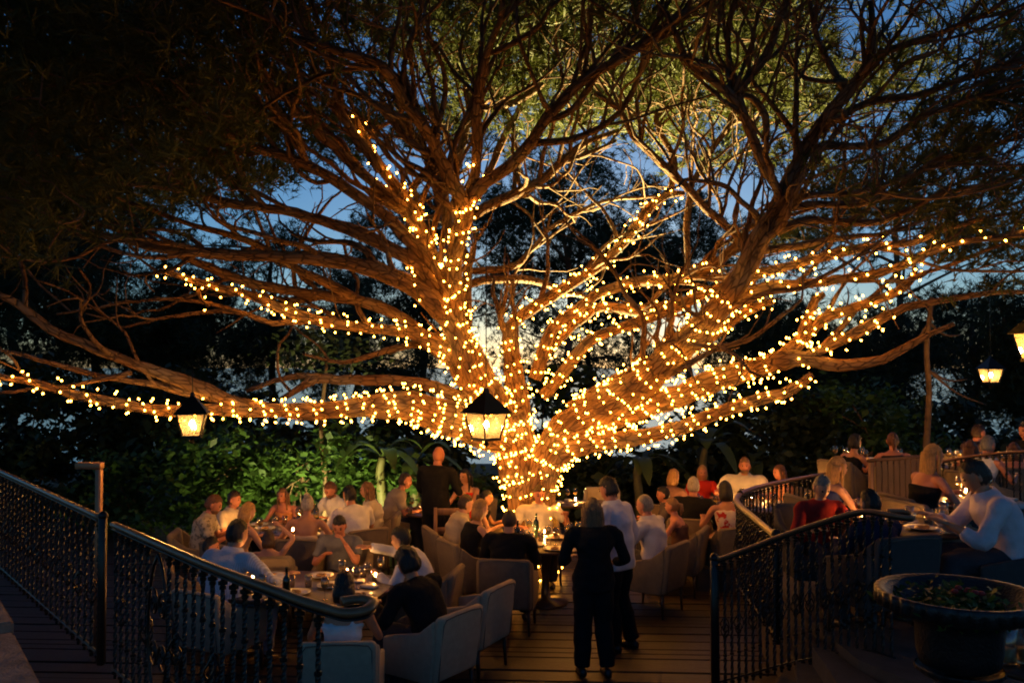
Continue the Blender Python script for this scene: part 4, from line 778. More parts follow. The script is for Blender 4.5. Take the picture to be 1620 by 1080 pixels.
def person(label, px, py, d, zf, face, pose='sit', lean=8, side=0, yaw=0, nod=0, fem=False, hair='short', hc='brown', top=(.7, .68, .62), sleeve='short', neck=1.0, bottom=(.05, .05, .06), skin=0, hands=None, build=1.0, ch='greige', chlab=None, beard=None, seed=0, skirt=False):
    """px,py: where the top of the head sits in the photo, d its distance, zf the floor it stands on"""
    r = np.random.default_rng(seed + int(px)); hz = .55 if pose == 'sit' else .94; g = .88 if fem else 1.0; bw = build * (.92 if fem else 1.0)
    l, s = R(lean), R(side); ax = norm((math.sin(s), math.sin(l), math.cos(l) * math.cos(s))); U = norm(np.array((1, 0, 0)) - ax * ax[0]); V = np.cross(ax, U)
    TL = .50 * (.96 if fem else 1.0); P0 = np.array((0, 0, hz)); sp = lambda t: P0 + ax * TL * t + V * (-.035 * math.sin(t * math.pi))
    nb_ = sp(1.0); shw = (.178 if fem else .20) * build
    rel = r.uniform(-6, 6)
    Mh = np.column_stack((U, V, ax)); Mt = rotm('Z', R(yaw + rel)) @ rotm('X', R(-nod)); up_mix = Matrix.Identity(3)
    Mup = np.column_stack((norm((1, 0, 0)), (0, 1, 0), (0, 0, 1))); Mb = .45 * Mh + .55 * Mup; Mb[:, 0] = norm(Mb[:, 0]); Mb[:, 2] = norm(np.cross(Mb[:, 0], Mb[:, 1])); Mb[:, 1] = np.cross(Mb[:, 2], Mb[:, 0]); Mh = Mb @ Mt
    hs = .98 if fem else 1.03; hcen = nb_ + norm(ax * .6 + np.array((0, 0, .4))) * .143 + Mh[:, 1] * .028; topz = hcen[2] + .118 * hs
    # root: so that the crown of the head lands on its place
    tgt = W(px, py, d); S = (tgt[2] - zf) / topz; S = min(1.14, max(.78, S)); rot = -R(face); Rz = rotm('Z', rot); loc = np.array((tgt[0], tgt[1], zf)) - (Rz @ np.array((hcen[0], hcen[1], 0))) * S; loc[2] = zf
    tr_ = lambda pts, g_=0: [( sp(t), U * (w + g_), V * (dd + g_)) for t, w, dd in pts]
    prof = [(-.12, .125 * bw, .10 * bw), (.0, (.175 if fem else .165) * bw, .118 * bw), (.2, .155 * bw, .11 * bw), (.4, (.125 if fem else .15) * bw, .10 * bw), (.62, .158 * bw, .122 * bw if fem else .115 * bw), (.80, .178 * g * build, .108 * bw), (.93, .150 * g * build, .080), (1.0, .078 * g, .062)]
    body, shirt, low = MB(), MB(), MB()
    body.add(*loft(tr_(prof), 18)); nk = .052 if fem else .060
    body.add(*tube([sp(.9), nb_, (nb_ + hcen) / 2, hcen], [nk * 1.15, nk, nk * .95, nk * .9], 12))
    G = .023; pr = [(t, w, dd) for t, w, dd in prof if t <= neck]; 
    if neck < 1: pr[-1] = (neck, pr[-1][1] * .99, pr[-1][2])
    pr = [(-.16, pr[0][1] * 1.15, pr[0][2] * 1.1)] + pr[1:] if pose == 'sit' else [(-.30, .17 * bw, .125 * bw), (-.1, .172 * bw, .125 * bw)] + pr[1:]
    rg = tr_(pr, G); 
    if neck >= 1: rg[-1] = (sp(1.015), U * (nk + .020), V * (nk + .018))
    shirt.add(*loft(rg, 18))
    # arms
    dh = dict(sit=[(-.17, .40, .80), (.17, .40, .80)], stand=[(-.25, .04, .86), (.25, .06, .86)])['sit' if pose == 'sit' else 'stand']
    hands = hands or dh; ar = g * build ** .5; H = MB(); cuffs = []
    for sd_, T in zip((-1, 1), hands):
        Sh = sp(.86) + U * sd_ * shw; T = np.array(T, float); el, wr = ik(Sh, T, .285, .255, np.array((sd_ * .65, -.35, -.9 if T[2] < Sh[2] + .05 else -.25)))
        body.add(*tube(catmull(np.array([sp(.82) + U * sd_ * .09, Sh, (Sh + el) / 2, el, (el * .55 + wr * .45), wr]), n=3), np.interp(np.linspace(0, 5, 16), range(6), [.05, .054, .046, .039, .036, .026]) * ar, 10)); hand(H, wr, el, (0, 0, -.2), ar, -sd_)
        if sleeve == 'short':
            e = Sh + (el - Sh) * .72; shirt.add(*tube(catmull(np.array([sp(.80) + U * sd_ * .06, Sh, (Sh + e) / 2, e]), n=3), np.interp(np.linspace(0, 3, 10), range(4), [.07, .070, .066, .064]) * ar, 12))
        elif sleeve == 'long':
            e = el + (wr - el) * (.55 if seed % 3 == 1 else .92); shirt.add(*tube(catmull(np.array([sp(.80) + U * sd_ * .06, Sh, (Sh + el) / 2, el, e]), n=3), np.interp(np.linspace(0, 4, 13), range(5), [.07, .070, .062, .055, .045]) * ar, 12))
        elif sleeve == 'strap':
            shirt.add(*tube([sp(neck - .03) + U * sd_ * .07 + V * .09, sp(.96) + U * sd_ * .085 + V * .02, sp(neck - .03) + U * sd_ * .075 - V * .095], .016, 6))
    # legs
    for sd_ in (-1, 1):
        hp = P0 + np.array((sd_ * .088, 0, -.01))
        if pose == 'sit': kn = np.array((sd_ * (.10 if fem else .14), .43, .53)); an = np.array((sd_ * (.10 if fem else .14), .36 + r.uniform(-.05, .12), .09))
        else: kn = np.array((sd_ * .10, .03, .50)); an = np.array((sd_ * .115, -.03 + .06 * sd_ * r.uniform(-1, 1), .09))
        LP = np.array([hp, (hp + kn) / 2, kn, (kn * .6 + an * .4), an]); lr = np.array((.088, .080, .058, .055, .038)) * bw
        Q = catmull(LP, n=3); q = np.interp(np.linspace(0, 4, 13), range(5), lr); body.add(*tube(Q, q, 12))
        if not skirt: low.add(*tube(Q, q + .018 + np.linspace(0, .016, 13), 12))
        shoe = MB().add(*loft([(an + (0, -.07, -.055), (.026, 0, 0), (0, 0, .03)), (an + (0, -.04, -.045), (.036, 0, 0), (0, 0, .043)), (an + (0, .05, -.055), (.042, 0, 0), (0, 0, .036)), (an + (0, .13, -.066), (.044, 0, 0), (0, 0, .024)), (an + (0, .175, -.070), (.026, 0, 0), (0, 0, .016))], 12))
        cuffs.append(shoe)
    low.add(*loft([(P0 + (0, 0, -.09), (.15 * bw, 0, 0), (0, .11 * bw, 0)), (P0 + (0, 0, .0), (.178 * bw, 0, 0), (0, .132 * bw, 0)), (P0 + (0, .012, .07), (.165 * bw, 0, 0), (0, .122 * bw, 0))], 16))
    if skirt:
        if pose == 'sit': low.add(*loft([(P0, (.19 * bw, 0, 0), (0, 0, .11)), ((0, .22, .53), (.20 * bw, 0, 0), (0, 0, .095)), ((0, .44, .50), (.18 * bw, 0, 0), (0, 0, .09))], 16))
        else: low.add(*loft([(P0, (.18 * bw, 0, 0), (0, .13, 0)), ((0, 0, .5), (.21 * bw, 0, 0), (0, .17, 0))], 16))
    m = body.mesh('body', [SKIN[skin], EYE, LIP]); o = link('person', m, loc=loc, rotz=rot); o.scale = (S, S, S); tag(o, label, 'person')
    vox = .0135 if d < 10.5 else .017; late = MB()
    for p_, f_, mi in head_geo(hcen, Mh, hs, fem): late.add(p_, f_, mi)
    hm = np.concatenate(H.v); late.add(hm, H.f, 0); PEND.append((o, vox, late, [SKIN[skin], EYE, LIP], 0))
    tm = printed('print_%d' % int(px), top, (.5, .035, .02), 'floral') if 'flowers' in label else (printed('print_%d' % int(px), top, tuple(np.array(top) * .72), 'stripe') if 'striped' in label else (printed('print_%d' % int(px), top, tuple(np.array(top) * .45), 'spot') if 'patterned' in label or 'peach' in label else cloth(top)))
    so = link('shirt' if not skirt else 'dress_top', shirt.mesh('shirt', tm), o); PEND.append((so, vox, None, [tm], .010))
    lo = link('trousers' if not skirt else 'skirt', low.mesh('trousers', cloth(bottom)), o); PEND.append((lo, vox, None, [cloth(bottom)], .007))
    for sh in cuffs: link('shoe', sh.mesh('shoe', mat('dark_shoe', (.03, .022, .02), .4)), o)
    if not fem and sleeve == 'long' and top is not BLK or 'shirt' in label and not fem:
        a_ = np.linspace(.55, 2 * math.pi - .55, 22) + math.pi / 2; cr = [nb_ + ax * .034 + (U * math.cos(q) * (nk + .022) + V * math.sin(q) * (nk + .024)) for q in a_]; c2 = [nb_ - ax * .022 + (U * math.cos(q) * (nk + .055) + V * math.sin(q) * (nk + .050)) for q in a_]; c0 = [nb_ + ax * .030 + (U * math.cos(q) * (nk + .004) + V * math.sin(q) * (nk + .006)) for q in a_]
        nn = len(a_); link('collar', MB().add(np.array(c0 + cr + c2), [(k + j * nn, k + 1 + j * nn, k + 1 + (j + 1) * nn, k + (j + 1) * nn) for j in (0, 1) for k in range(nn - 1)]).mesh('collar', cloth(top)), so)
    if hair:
        mb = MB()
        for p_, f_ in hair_geo(hair, Mh, hcen, hs, seed=seed + 3): mb.add(p_, f_)
        link('hair', mb.mesh('hair', hairmat(hc)), o)
    if beard:
        v_, f_ = sphere((0, .03, -.070), (.060, .064, .048), 14, 10); link('beard', MB().add((Mh @ (v_ * hs).T).T + hcen, f_).mesh('beard', hairmat(beard)), o)
    if pose == 'sit' and ch:
        c = Rz @ np.array((0, .02, 0)); chair(loc[0] + c[0], loc[1] + c[1], zf, rot, ch, chlab or ('armchair under the ' + label.split(' ', 0)[0])[:0] + 'armchair holding ' + ' '.join(label.split()[:11]))
    return o, loc
WHITE = (.66, .65, .66); CRM = (.58, .52, .42); BLK = (.012, .012, .014); NAVY = (.02, .025, .06); BLUE = (.60, .62, .74); GRY = (.16, .16, .17); RED = (.55, .03, .02); DEN = (.05, .07, .12)
PPL = [
 # long table at the left
 dict(label='bearded man in a pale patterned shirt at the long table', px=338, py=783, d=11.4, zf=0, face=80, top=(.42, .36, .28), sleeve='short', hc='auburn', hair='short', skin=2, beard='auburn', seed=1, lean=14, nod=14),
 dict(label='dark haired man in light shirt behind the bearded man', px=371, py=777, d=12.3, zf=0, face=110, top=CRM, hc='brown', skin=2, seed=2, lean=10),
 dict(label='woman with short blonde hair beside the bearded man', px=392, py=795, d=10.9, zf=0, face=38, fem=True, hair='bob', hc='blond', top=(.5, .33, .22), sleeve='strap', neck=.72, seed=3, lean=12, nod=10),
 dict(label='woman with long fair hair facing us across the long table', px=447, py=772, d=13.0, zf=0, face=195, fem=True, hair='long', hc='dark_blond', top=(.6, .25, .10), sleeve='strap', neck=.72, seed=4, lean=10, skin=2),
 dict(label='bare shouldered woman with hair in a bun seen from behind', px=487, py=783, d=11.2, zf=0, face=2, fem=True, hair='bun', hc='silver', top=(.55, .42, .30), sleeve=None, neck=.55, seed=5, lean=6, skin=1, hands=[(-.30, .30, .78), (.32, .32, .78)]),
 dict(label='man in an open white shirt looking down at the long table', px=523, py=762, d=13.0, zf=0, face=215, top=WHITE, sleeve='long', hc='auburn', skin=2, seed=6, lean=14, nod=18, beard='auburn'),
 dict(label='dark haired man in white tee with his back to us', px=553, py=768, d=11.9, zf=0, face=322, top=WHITE, hc='black', skin=1, seed=7, lean=18, build=1.05),
 dict(label='woman with long light brown hair in a cream top', px=581, py=762, d=12.7, zf=0, face=270, fem=True, hair='long', hc='dark_blond', top=CRM, sleeve='long', seed=8, lean=8, skin=1),
 dict(label='man in a beige tee leaning on his knee beside the waiter', px=641, py=747, d=13.6, zf=0, face=78, top=(.45, .36, .27), hc='brown', hair='crop', skin=2, seed=9, lean=22, hands=[(-.05, .42, .74), (.18, .44, .74)], bottom=(.06, .06, .07), nod=-8),
 dict(label='bald waiter in black standing beside the pine trunk', px=694, py=706, d=12.8, zf=0, face=25, pose='stand', top=BLK, sleeve='long', bottom=BLK, hair=None, skin=2, seed=10, lean=4, hands=[(-.17, .30, 1.02), (.2, .30, 1.05)], build=1.1),
 dict(label='dark haired woman in a bright red dress behind the waiter', px=736, py=741, d=14.0, zf=0, face=220, fem=True, hair='long', hc='black', top=(.75, .04, .015), bottom=(.75, .04, .015), sleeve=None, neck=.80, seed=11, skirt=True, hands=[(-.12, .30, .98), (.2, .38, .80)]),
 # near left table
 dict(label='man in a pale blue striped shirt with his back to us', px=376, py=823, d=8.75, zf=0, face=28, top=BLUE, sleeve='long', hc='black', hair='short', skin=1, seed=13, lean=16, build=1.12, hands=[(-.20, .36, .78), (.30, .52, .78)], ch='cream', bottom=(.32, .36, .44)),
 dict(label='dark haired boy in profile just above the left handrail', px=334, py=850, d=9.7, zf=0, face=72, top=(.3, .32, .36), hc='black', skin=2, seed=14, lean=12),
 dict(label='girl with brown hair lifting a hand to her head', px=425, py=838, d=10.2, zf=0, face=350, fem=True, hair='bob', hc='brown', top=(.35, .22, .16), sleeve='strap', neck=.75, seed=15, hands=[(-.16, .36, .78), (.16, .06, 1.34)]),
 dict(label='dark haired boy facing us and bending over his plate', px=537, py=815, d=10.2, zf=0, face=182, top=GRY, hc='black', skin=2, seed=16, lean=14, nod=22, hands=[(-.10, .30, .98), (.14, .34, .85)]),
 dict(label='man in white shirt stretching an arm across the table', px=634, py=834, d=9.3, zf=0, face=278, top=WHITE, sleeve='long', hc='black', hair='short', skin=1, seed=17, lean=26, hands=[(-.16, .48, .80), (.12, .66, 1.02)]),
 dict(label='dark curly haired man in a black jacket leaning on the table', px=645, py=869, d=8.0, zf=0, face=305, top=BLK, sleeve='long', hc='black', hair='curly', skin=1, seed=18, lean=26, nod=14, hands=[(-.2, .46, .79), (.14, .48, .80)], ch='cream', build=1.08),
 dict(label='dark haired girl in a white strap top seen from behind', px=545, py=903, d=7.2, zf=0, face=356, fem=True, hair='bob', hc='black', top=(.6, .66, .70), sleeve='strap', neck=.70, seed=19, lean=8, ch='cream', skin=1),
 # table by the trunk
 dict(label='man in a cream linen shirt seated before the lit trunk', px=853, py=768, d=12.2, zf=0, face=176, top=(.62, .55, .44), hc='brown', hair='short', skin=2, seed=20, lean=2, build=1.12, hands=[(-.36, .16, .92), (.26, .34, .80)], beard=None, nod=8),
 dict(label='woman with short blonde hair in a black sleeveless top', px=760, py=790, d=10.9, zf=0, face=62, fem=True, hair='bob', hc='blond', top=BLK, sleeve=None, neck=.93, seed=21, lean=10, skin=0),
 dict(label='dark haired person in cream behind the short haired blonde', px=737, py=783, d=11.7, zf=0, face=70, hair='short', hc='brown', top=(.45, .38, .28), sleeve='long', seed=22, lean=16),
 dict(label='dark haired woman left of the trunk looking right', px=770, py=775, d=12.6, zf=0, face=95, fem=True, hair='tied', hc='black', top=BLK, sleeve=None, neck=.9, seed=23),
 dict(label='man with cropped hair in a black jacket seen from behind', px=806, py=805, d=10.1, zf=0, face=8, hair='crop', hc='brown', top=BLK, sleeve='long', seed=24, lean=8, skin=1, build=1.1),
 dict(label='woman in black with long blonde hair standing in the middle', px=937, py=787, d=8.6, zf=0, face=352, pose='stand', fem=True, hair='long', hc='dark_blond', top=BLK, bottom=BLK, sleeve='long', seed=25, lean=3, build=1.12, hands=[(-.16, .26, 1.08), (.2, .22, 1.0)]),
 dict(label='tall man in a white shirt standing beside the blonde in black', px=963, py=755, d=9.4, zf=0, face=308, pose='stand', hair='short', hc='black', top=(.60, .58, .66), bottom=BLK, sleeve='long', seed=27, lean=8, skin=2, nod=14, build=1.05),
 dict(label='grey haired man in a white polo shirt seated at the right', px=1020, py=782, d=10.8, zf=0, face=305, hair='crop', hc='grey', top=(.58, .55, .60), seed=28, lean=8, skin=2, build=1.08),
 dict(label='fair woman with tied hair beside the man in polo shirt', px=1063, py=787, d=11.7, zf=0, face=292, fem=True, hair='tied', hc='dark_blond', top=(.10, .05, .04), sleeve='strap', neck=.74, seed=29, skin=2),
 # table behind
 dict(label='woman with thick blonde hair turned away near the palms', px=1066, py=742, d=13.8, zf=0, face=48, fem=True, hair='bob', hc='blond', top=(.25, .13, .10), seed=30),
 dict(label='dark haired man glimpsed behind the man in polo shirt', px=1049, py=770, d=12.9, zf=0, face=280, hair='short', hc='black', top=(.10, .08, .08), seed=31, skin=2),
 dict(label='white haired man in a black jacket with his back to us', px=1097, py=755, d=12.7, zf=0, face=20, hair='short', hc='silver', top=BLK, sleeve='long', seed=32, lean=12, skin=2, build=1.1),
 dict(label='blonde woman in a red top facing us before the palms', px=1111, py=736, d=14.9, zf=0, face=188, fem=True, hair='bob', hc='blond', top=RED, sleeve='short', seed=33, skin=2),
 dict(label='dark bobbed woman in a white dress with red flowers', px=1147, py=761, d=12.0, zf=0, face=348, fem=True, hair='bob', hc='black', top=(.62, .50, .42), sleeve='strap', neck=.8, seed=34, skin=1, skirt=True, bottom=(.62, .50, .42)),
 dict(label='big man in an open white shirt behind the curved railing', px=1178, py=724, d=13.2, zf=.30, face=196, hair='short', hc='dark_blond', top=(.60, .55, .48), seed=35, skin=2, build=1.22, lean=4, hands=[(-.30, .32, .80), (.40, .22, .82)], beard='dark_blond'),
 dict(label='woman with long auburn hair in peach behind the curved railing', px=1233, py=735, d=13.0, zf=.30, face=262, fem=True, hair='long', hc='auburn', top=(.55, .25, .16), sleeve='long', seed=36, skin=2),
 # raised terrace
 dict(label='older person in a red jacket behind the right stair railing', px=1300, py=752, d=7.9, zf=ZT, ch='charcoal', face=178, fem=True, hair='short', hc='grey', top=(.33, .025, .02), sleeve='long', seed=37, nod=22, lean=8),
 dict(label='young blonde woman in a blue top looking right', px=1325, py=722, d=8.8, zf=ZT, face=82, fem=True, hair='long', hc='blond', top=(.035, .045, .15), sleeve='strap', neck=.80, seed=38, skin=0),
 dict(label='dark haired child in navy seen over the right railing', px=1376, py=775, d=7.1, zf=ZT, ch='charcoal', face=342, hair='short', hc='black', top=NAVY, sleeve='long', seed=39, lean=10),
 dict(label='woman with long blonde hair in an off shoulder black top', px=1476, py=703, d=8.9, zf=ZT, face=80, fem=True, hair='long', hc='blond', top=BLK, sleeve=None, neck=.70, seed=40, skin=2),
 dict(label='man in a pale pink shirt eating at the right table', px=1543, py=727, d=7.1, zf=ZT, ch='charcoal', face=282, hair='short', hc='brown', top=(.66, .57, .62), sleeve='long', seed=40, lean=20, nod=16, build=1.15, hands=[(-.16, .46, .82), (.10, .52, .84)], skin=1),
 dict(label='woman in a black top with lit auburn hair on the terrace', px=1412, py=684, d=12.0, zf=ZT, face=12, fem=True, hair='tied', hc='auburn', top=BLK, sleeve=None, neck=.85, seed=42, skin=2, hands=[(-.38, .32, .76), (.38, .32, .76)]),
 dict(label='woman with dark curly hair in black on the terrace', px=1353, py=689, d=12.3, zf=ZT, face=62, fem=True, hair='curly', hc='black', top=BLK, sleeve='strap', neck=.85, seed=43, skin=1),
 dict(label='man in profile at the rear of the terrace', px=1548, py=672, d=12.9, zf=ZT, face=80, hair='short', hc='brown', top=(.08, .05, .05), seed=44, skin=2),
 dict(label='woman with long brown hair in front of the man in profile', px=1535, py=696, d=11.7, zf=ZT, face=20, fem=True, hair='long', hc='auburn', top=(.25, .12, .10), sleeve='strap', neck=.8, seed=45, skin=2),
 dict(label='grey haired woman in a white sleeveless top on the terrace', px=1563, py=690, d=11.0, zf=ZT, face=65, fem=True, hair='short', hc='grey', top=WHITE, sleeve=None, neck=.98, seed=46, skin=2),
 dict(label='woman with long hair in an orange dress at the right edge', px=1604, py=700, d=11.6, zf=ZT, face=8, fem=True, hair='long', hc='auburn', top=(.50, .12, .05), sleeve=None, neck=.75, seed=47, skin=2),
 dict(label='dark haired man cut off by the right edge', px=1622, py=668, d=12.8, zf=ZT, face=250, hair='short', hc='black', top=BLK, seed=48, skin=2),
]
for k in PPL: person(**k)
# fuse limbs and garments into continuous surfaces
for o, vox, late, ms, wr in PEND:
    md = o.modifiers.new('fuse', 'REMESH'); md.mode = 'VOXEL'; md.voxel_size = vox
    sm = o.modifiers.new('soft', 'SMOOTH'); sm.factor = .5; sm.iterations = 4
dg = bpy.context.evaluated_depsgraph_get(); dg.update()
for o, vox, late, ms, wr in PEND:
    me = bpy.data.meshes.new_from_object(o.evaluated_get(dg)); n = len(me.vertices)
    v = np.empty(n * 3, np.float32); me.vertices.foreach_get('co', v); v = v.reshape(-1, 3).astype(float)
    if wr:
        nm = np.empty(n * 3, np.float32); me.vertices.foreach_get('normal', nm); nm = nm.reshape(-1, 3); a = rng.uniform(-1, 1, (5, 3)) * np.array((22, 22, 46)); ph = rng.uniform(0, 6, 5)
        w = sum(np.sin(v @ a[i] + ph[i] + 1.5 * np.sin(v @ a[i - 1] * .6)) for i in range(5)) / 3; v += nm * (wr * (w * .8 + .45))[:, None]
    fc = [tuple(p.vertices) for p in me.polygons]; bpy.data.meshes.remove(me)
    mb = MB().add(v, fc)
    if late is not None: mb.add(np.concatenate(late.v), late.f); mb.mi = [0] * len(fc) + late.mi
    o.modifiers.clear(); old = o.data; o.data = mb.mesh(old.name, ms); bpy.data.meshes.remove(old)

# ------------------------------------------------------------------ tables and what stands on them
def table(label, x, y, z, rx, ry, rot=0, round_=False, h=.75):
    o = tag(link('dining_table', None, loc=(x, y, z), rotz=rot), label, 'table', 'dark dining tables')
    if round_:
        link('tabletop', MB().add(*lathe([(0, h - .035), (rx - .01, h - .035), (rx, h - .028), (rx, h - .006), (rx - .008, h), (0, h)], 40)).mesh('tabletop', DARKWOOD), o)
        link('pedestal', MB().add(*lathe([(.28, 0), (.28, .03), (.06, .07), (.045, .3), (.06, .5), (.10, h - .035)], 16)).mesh('pedestal', DARKWOOD), o)
    else:
        link('tabletop', MB().add(*rbox(-rx, rx, -ry, ry, h - .04, h, .006, 2)).mesh('tabletop', DARKWOOD), o)
        for sx in (-1, 1):
            for sy in (-1, 1): link('leg', MB().add(*loft([((sx * (rx - .07), sy * (ry - .07), h - .04), (.036, 0, 0), (0, .036, 0)), ((sx * (rx - .07), sy * (ry - .07), 0), (.024, 0, 0), (0, .024, 0))], 4)).mesh('leg', DARKWOOD, False), o)
    return o
plate_m = MB().add(*lathe([(0, .004), (.085, .004), (.095, .010), (.135, .020), (.136, .023), (.095, .014), (.08, .009), (0, .009)], 28)).mesh('plate', CHINA)
food_m = [MB().add(*sphere((0, 0, .015), (.055, .045, .022), 10, 6)).add(*sphere((.03, .03, .02), (.03, .025, .02), 8, 5)).mesh('food', FOOD)]
wine_m = MB().add(*lathe([(0, 0), (.036, .001), (.034, .004), (.005, .010), (.004, .09), (.012, .10), (.034, .125), (.041, .155), (.038, .185), (.031, .215), (.030, .215), (.037, .185), (.040, .155), (.033, .127), (.0, .104)], 16)).mesh('wine_glass', GLASS)
wfill_m = MB().add(*lathe([(0, .106), (.032, .128), (.038, .150), (0, .150)], 14)).mesh('wine', mat('white_wine', (.6, .42, .14), .15))
tumb_m = MB().add(*lathe([(0, 0), (.034, 0), (.039, .12), (.037, .12), (.032, .006), (0, .006)], 14)).mesh('tumbler', GLASS)
juice_m = MB().add(*lathe([(0, .008), (.030, .008), (.035, .095), (0, .095)], 14)).mesh('juice', JUICE)
vot_m = MB().add(*lathe([(0, 0), (.036, 0), (.042, .085), (.039, .085), (.034, .008), (0, .008)], 14)).mesh('votive_glass', GLASS)
vw_m = MB().add(*lathe([(0, .009), (.032, .009), (.034, .035), (0, .035)], 12)).mesh('wax', WAX)
vf_m = MB().add(*sphere((0, 0, .056), (.0085, .0085, .019), 8, 6)).mesh('flame', FLAME)
bot_m = MB().add(*lathe([(0, 0), (.037, 0), (.038, .19), (.03, .215), (.014, .235), (.0135, .30), (.016, .30), (.016, .31), (0, .31)], 14)).mesh('bottle', BOTTLE)
nap_m = MB().add(*rbox(-.09, .09, -.05, .05, 0, .02, .008, 2)).mesh('napkin', mat('linen', (.6, .56, .5), .9))
ITEMS = {}
def put(kind, x, y, z, where, grp):
    if kind == 'plate': o = link('plate', plate_m, loc=(x, y, z), rotz=rng.uniform(0, 6)); link('food', food_m[0], o); c = 'plate'
    elif kind == 'wine_glass': o = link('wine_glass', wine_m, loc=(x, y, z)); link('wine', wfill_m, o); c = 'wine glass'
    elif kind == 'tumbler': o = link('tumbler', tumb_m, loc=(x, y, z)); c = 'glass'
    elif kind == 'juice_glass': o = link('juice_glass', tumb_m, loc=(x, y, z)); link('juice', juice_m, o); c = 'glass'
    elif kind == 'candle_glass': o = link('candle_glass', vot_m, loc=(x, y, z)); link('flame', vf_m, link('wax', vw_m, o)); c = 'candle'
    elif kind == 'bottle': o = link('bottle', bot_m, loc=(x, y, z)); c = 'bottle'
    else: o = link('napkin', nap_m, loc=(x, y, z), rotz=rng.uniform(0, 6)); c = 'napkin'
    adj = dict(plate='white plate with food', wine_glass='stemmed wine glass', tumbler='plain water tumbler', juice_glass='tumbler of orange juice', candle_glass='lit candle in a glass', bottle='dark glass bottle', napkin='folded pale napkin')[kind]
    ITEMS.setdefault((kind, adj, where), []).append(o); tag(o, adj + ' ' + where, c, dict(wine_glass='wine glasses', juice_glass='juice glasses', candle_glass='candle glasses').get(kind, kind + 's') + ' ' + where)
def setting(x, y, z, rx, ry, rot, where, items, round_=False):
    n = sum(items.values()); done = []
    ca, sa = math.cos(rot), math.sin(rot)
    for kind, k in items.items():
        k = k if kind in ('bottle', 'juice_glass') else k + (2 if kind in ('wine_glass', 'tumbler') else 1)
        rr = .15 if kind == 'plate' else .055
        for _ in range(k):
            for t in range(120):
                if round_: a = rng.uniform(0, 6.28); q = math.sqrt(rng.random()) * (rx - rr); u, v = q * math.cos(a), q * math.sin(a)
                else: u, v = rng.uniform(-rx + rr, rx - rr), rng.uniform(-ry + rr, ry - rr)
                if all((u - a) ** 2 + (v - b) ** 2 > (rr + c) ** 2 for a, b, c in done): break
            else: continue
            done.append((u, v, rr)); put(kind, x + u * ca - v * sa, y + u * sa + v * ca, z, where, '')
TB = [
 ('long dark table of the left rear party', -2.95, 12.1, 0, .78, .48, R(-6), False, 'on the left rear table', dict(plate=3, candle_glass=3, wine_glass=6, tumbler=3, bottle=1)),
 ('dark table behind the left foreground railing', -2.02, 8.95, 0, .80, .62, R(-12), False, 'on the table behind the left railing', dict(plate=5, candle_glass=3, wine_glass=5, tumbler=4, napkin=2, bottle=1)),
 ('dark table in front of the lit trunk', .42, 11.15, 0, .60, .60, 0, True, 'on the table before the lit trunk', dict(plate=3, candle_glass=3, wine_glass=5, tumbler=3, bottle=2)),
 ('dark round table beside the woman in red top', 3.05, 13.5, 0, .62, .62, 0, True, 'on the table near the palms', dict(plate=2, candle_glass=3, wine_glass=6, tumbler=2)),
 ('round table behind the curved railing', 3.55, 12.15, .30, .55, .55, 0, True, 'on the table behind the curved railing', dict(plate=2, candle_glass=2, wine_glass=5, tumbler=2)),
 ('dark table of the man in pale pink shirt', 3.42, 7.75, ZT, .52, .52, 0, True, 'on the table of the man in pink', dict(plate=2, candle_glass=2, wine_glass=2, juice_glass=2, tumbler=1)),
 ('table behind the man in pale pink shirt', 4.75, 9.1, ZT, .50, .50, 0, True, 'on the table beside the off shoulder woman', dict(plate=1, candle_glass=2, wine_glass=4, juice_glass=1, napkin=1)),
 ('table on the rear of the terrace', 5.15, 12.9, ZT, .55, .5, 0, True, 'on the rear terrace table', dict(plate=2, candle_glass=2, wine_glass=4)),
 ('table at the right edge of the terrace', 6.4, 12.3, ZT, .50, .5, 0, True, 'on the table by the right edge', dict(plate=1, candle_glass=2, wine_glass=3)),
 ('small dark table beside the waiter', -1.28, 13.45, 0, .34, .34, 0, True, 'on the small table by the waiter', dict(candle_glass=1, wine_glass=3, tumbler=1)),
 ('dark side table behind the standing man', 1.05, 14.4, 0, .75, .32, 0, False, 'on the side table behind the standing man', dict(plate=1, candle_glass=1, wine_glass=2, napkin=2)),
]
for l, x, y, z, rx, ry, rot, rd, wh, it in TB:
    table(l, x, y, z, rx, ry, rot, rd); setting(x, y, z + .7515, rx, ry, rot, wh, it, rd)
# two empty armchairs and a wooden chair
chair(-.42, 8.75, 0, R(62), 'cream', 'empty cream armchair turned to the left foreground table')
chair(1.52, 15.2, 0, R(170), 'cream', 'empty armchair behind the side table')
chair(4.05, 8.6, ZT, R(-70), 'greige', 'empty grey armchair beside the off shoulder woman')
wc = tag(link('wooden_chair', None, loc=(-.85, 12.45, 0), rotz=R(5)), 'brown wooden open frame chair beside the pine trunk', 'chair')
link('seat', MB().add(*rbox(-.24, .24, -.24, .24, .42, .46, .01, 2)).mesh('seat', WOOD), wc)
for sx in (-1, 1):
    link('leg', MB().add(*rbox(sx * .22 - .025, sx * .22 + .025, -.25, -.20, 0, 1.02, .006, 1)).mesh('leg', WOOD), wc); link('leg', MB().add(*rbox(sx * .21 - .022, sx * .21 + .022, .19, .235, 0, .42, .006, 1)).mesh('leg', WOOD), wc)
for z_ in (.92, .66): link('back_rail', MB().add(*rbox(-.194, .194, -.245, -.21, z_, z_ + .09, .006, 1)).mesh('back_rail', WOOD), wc)
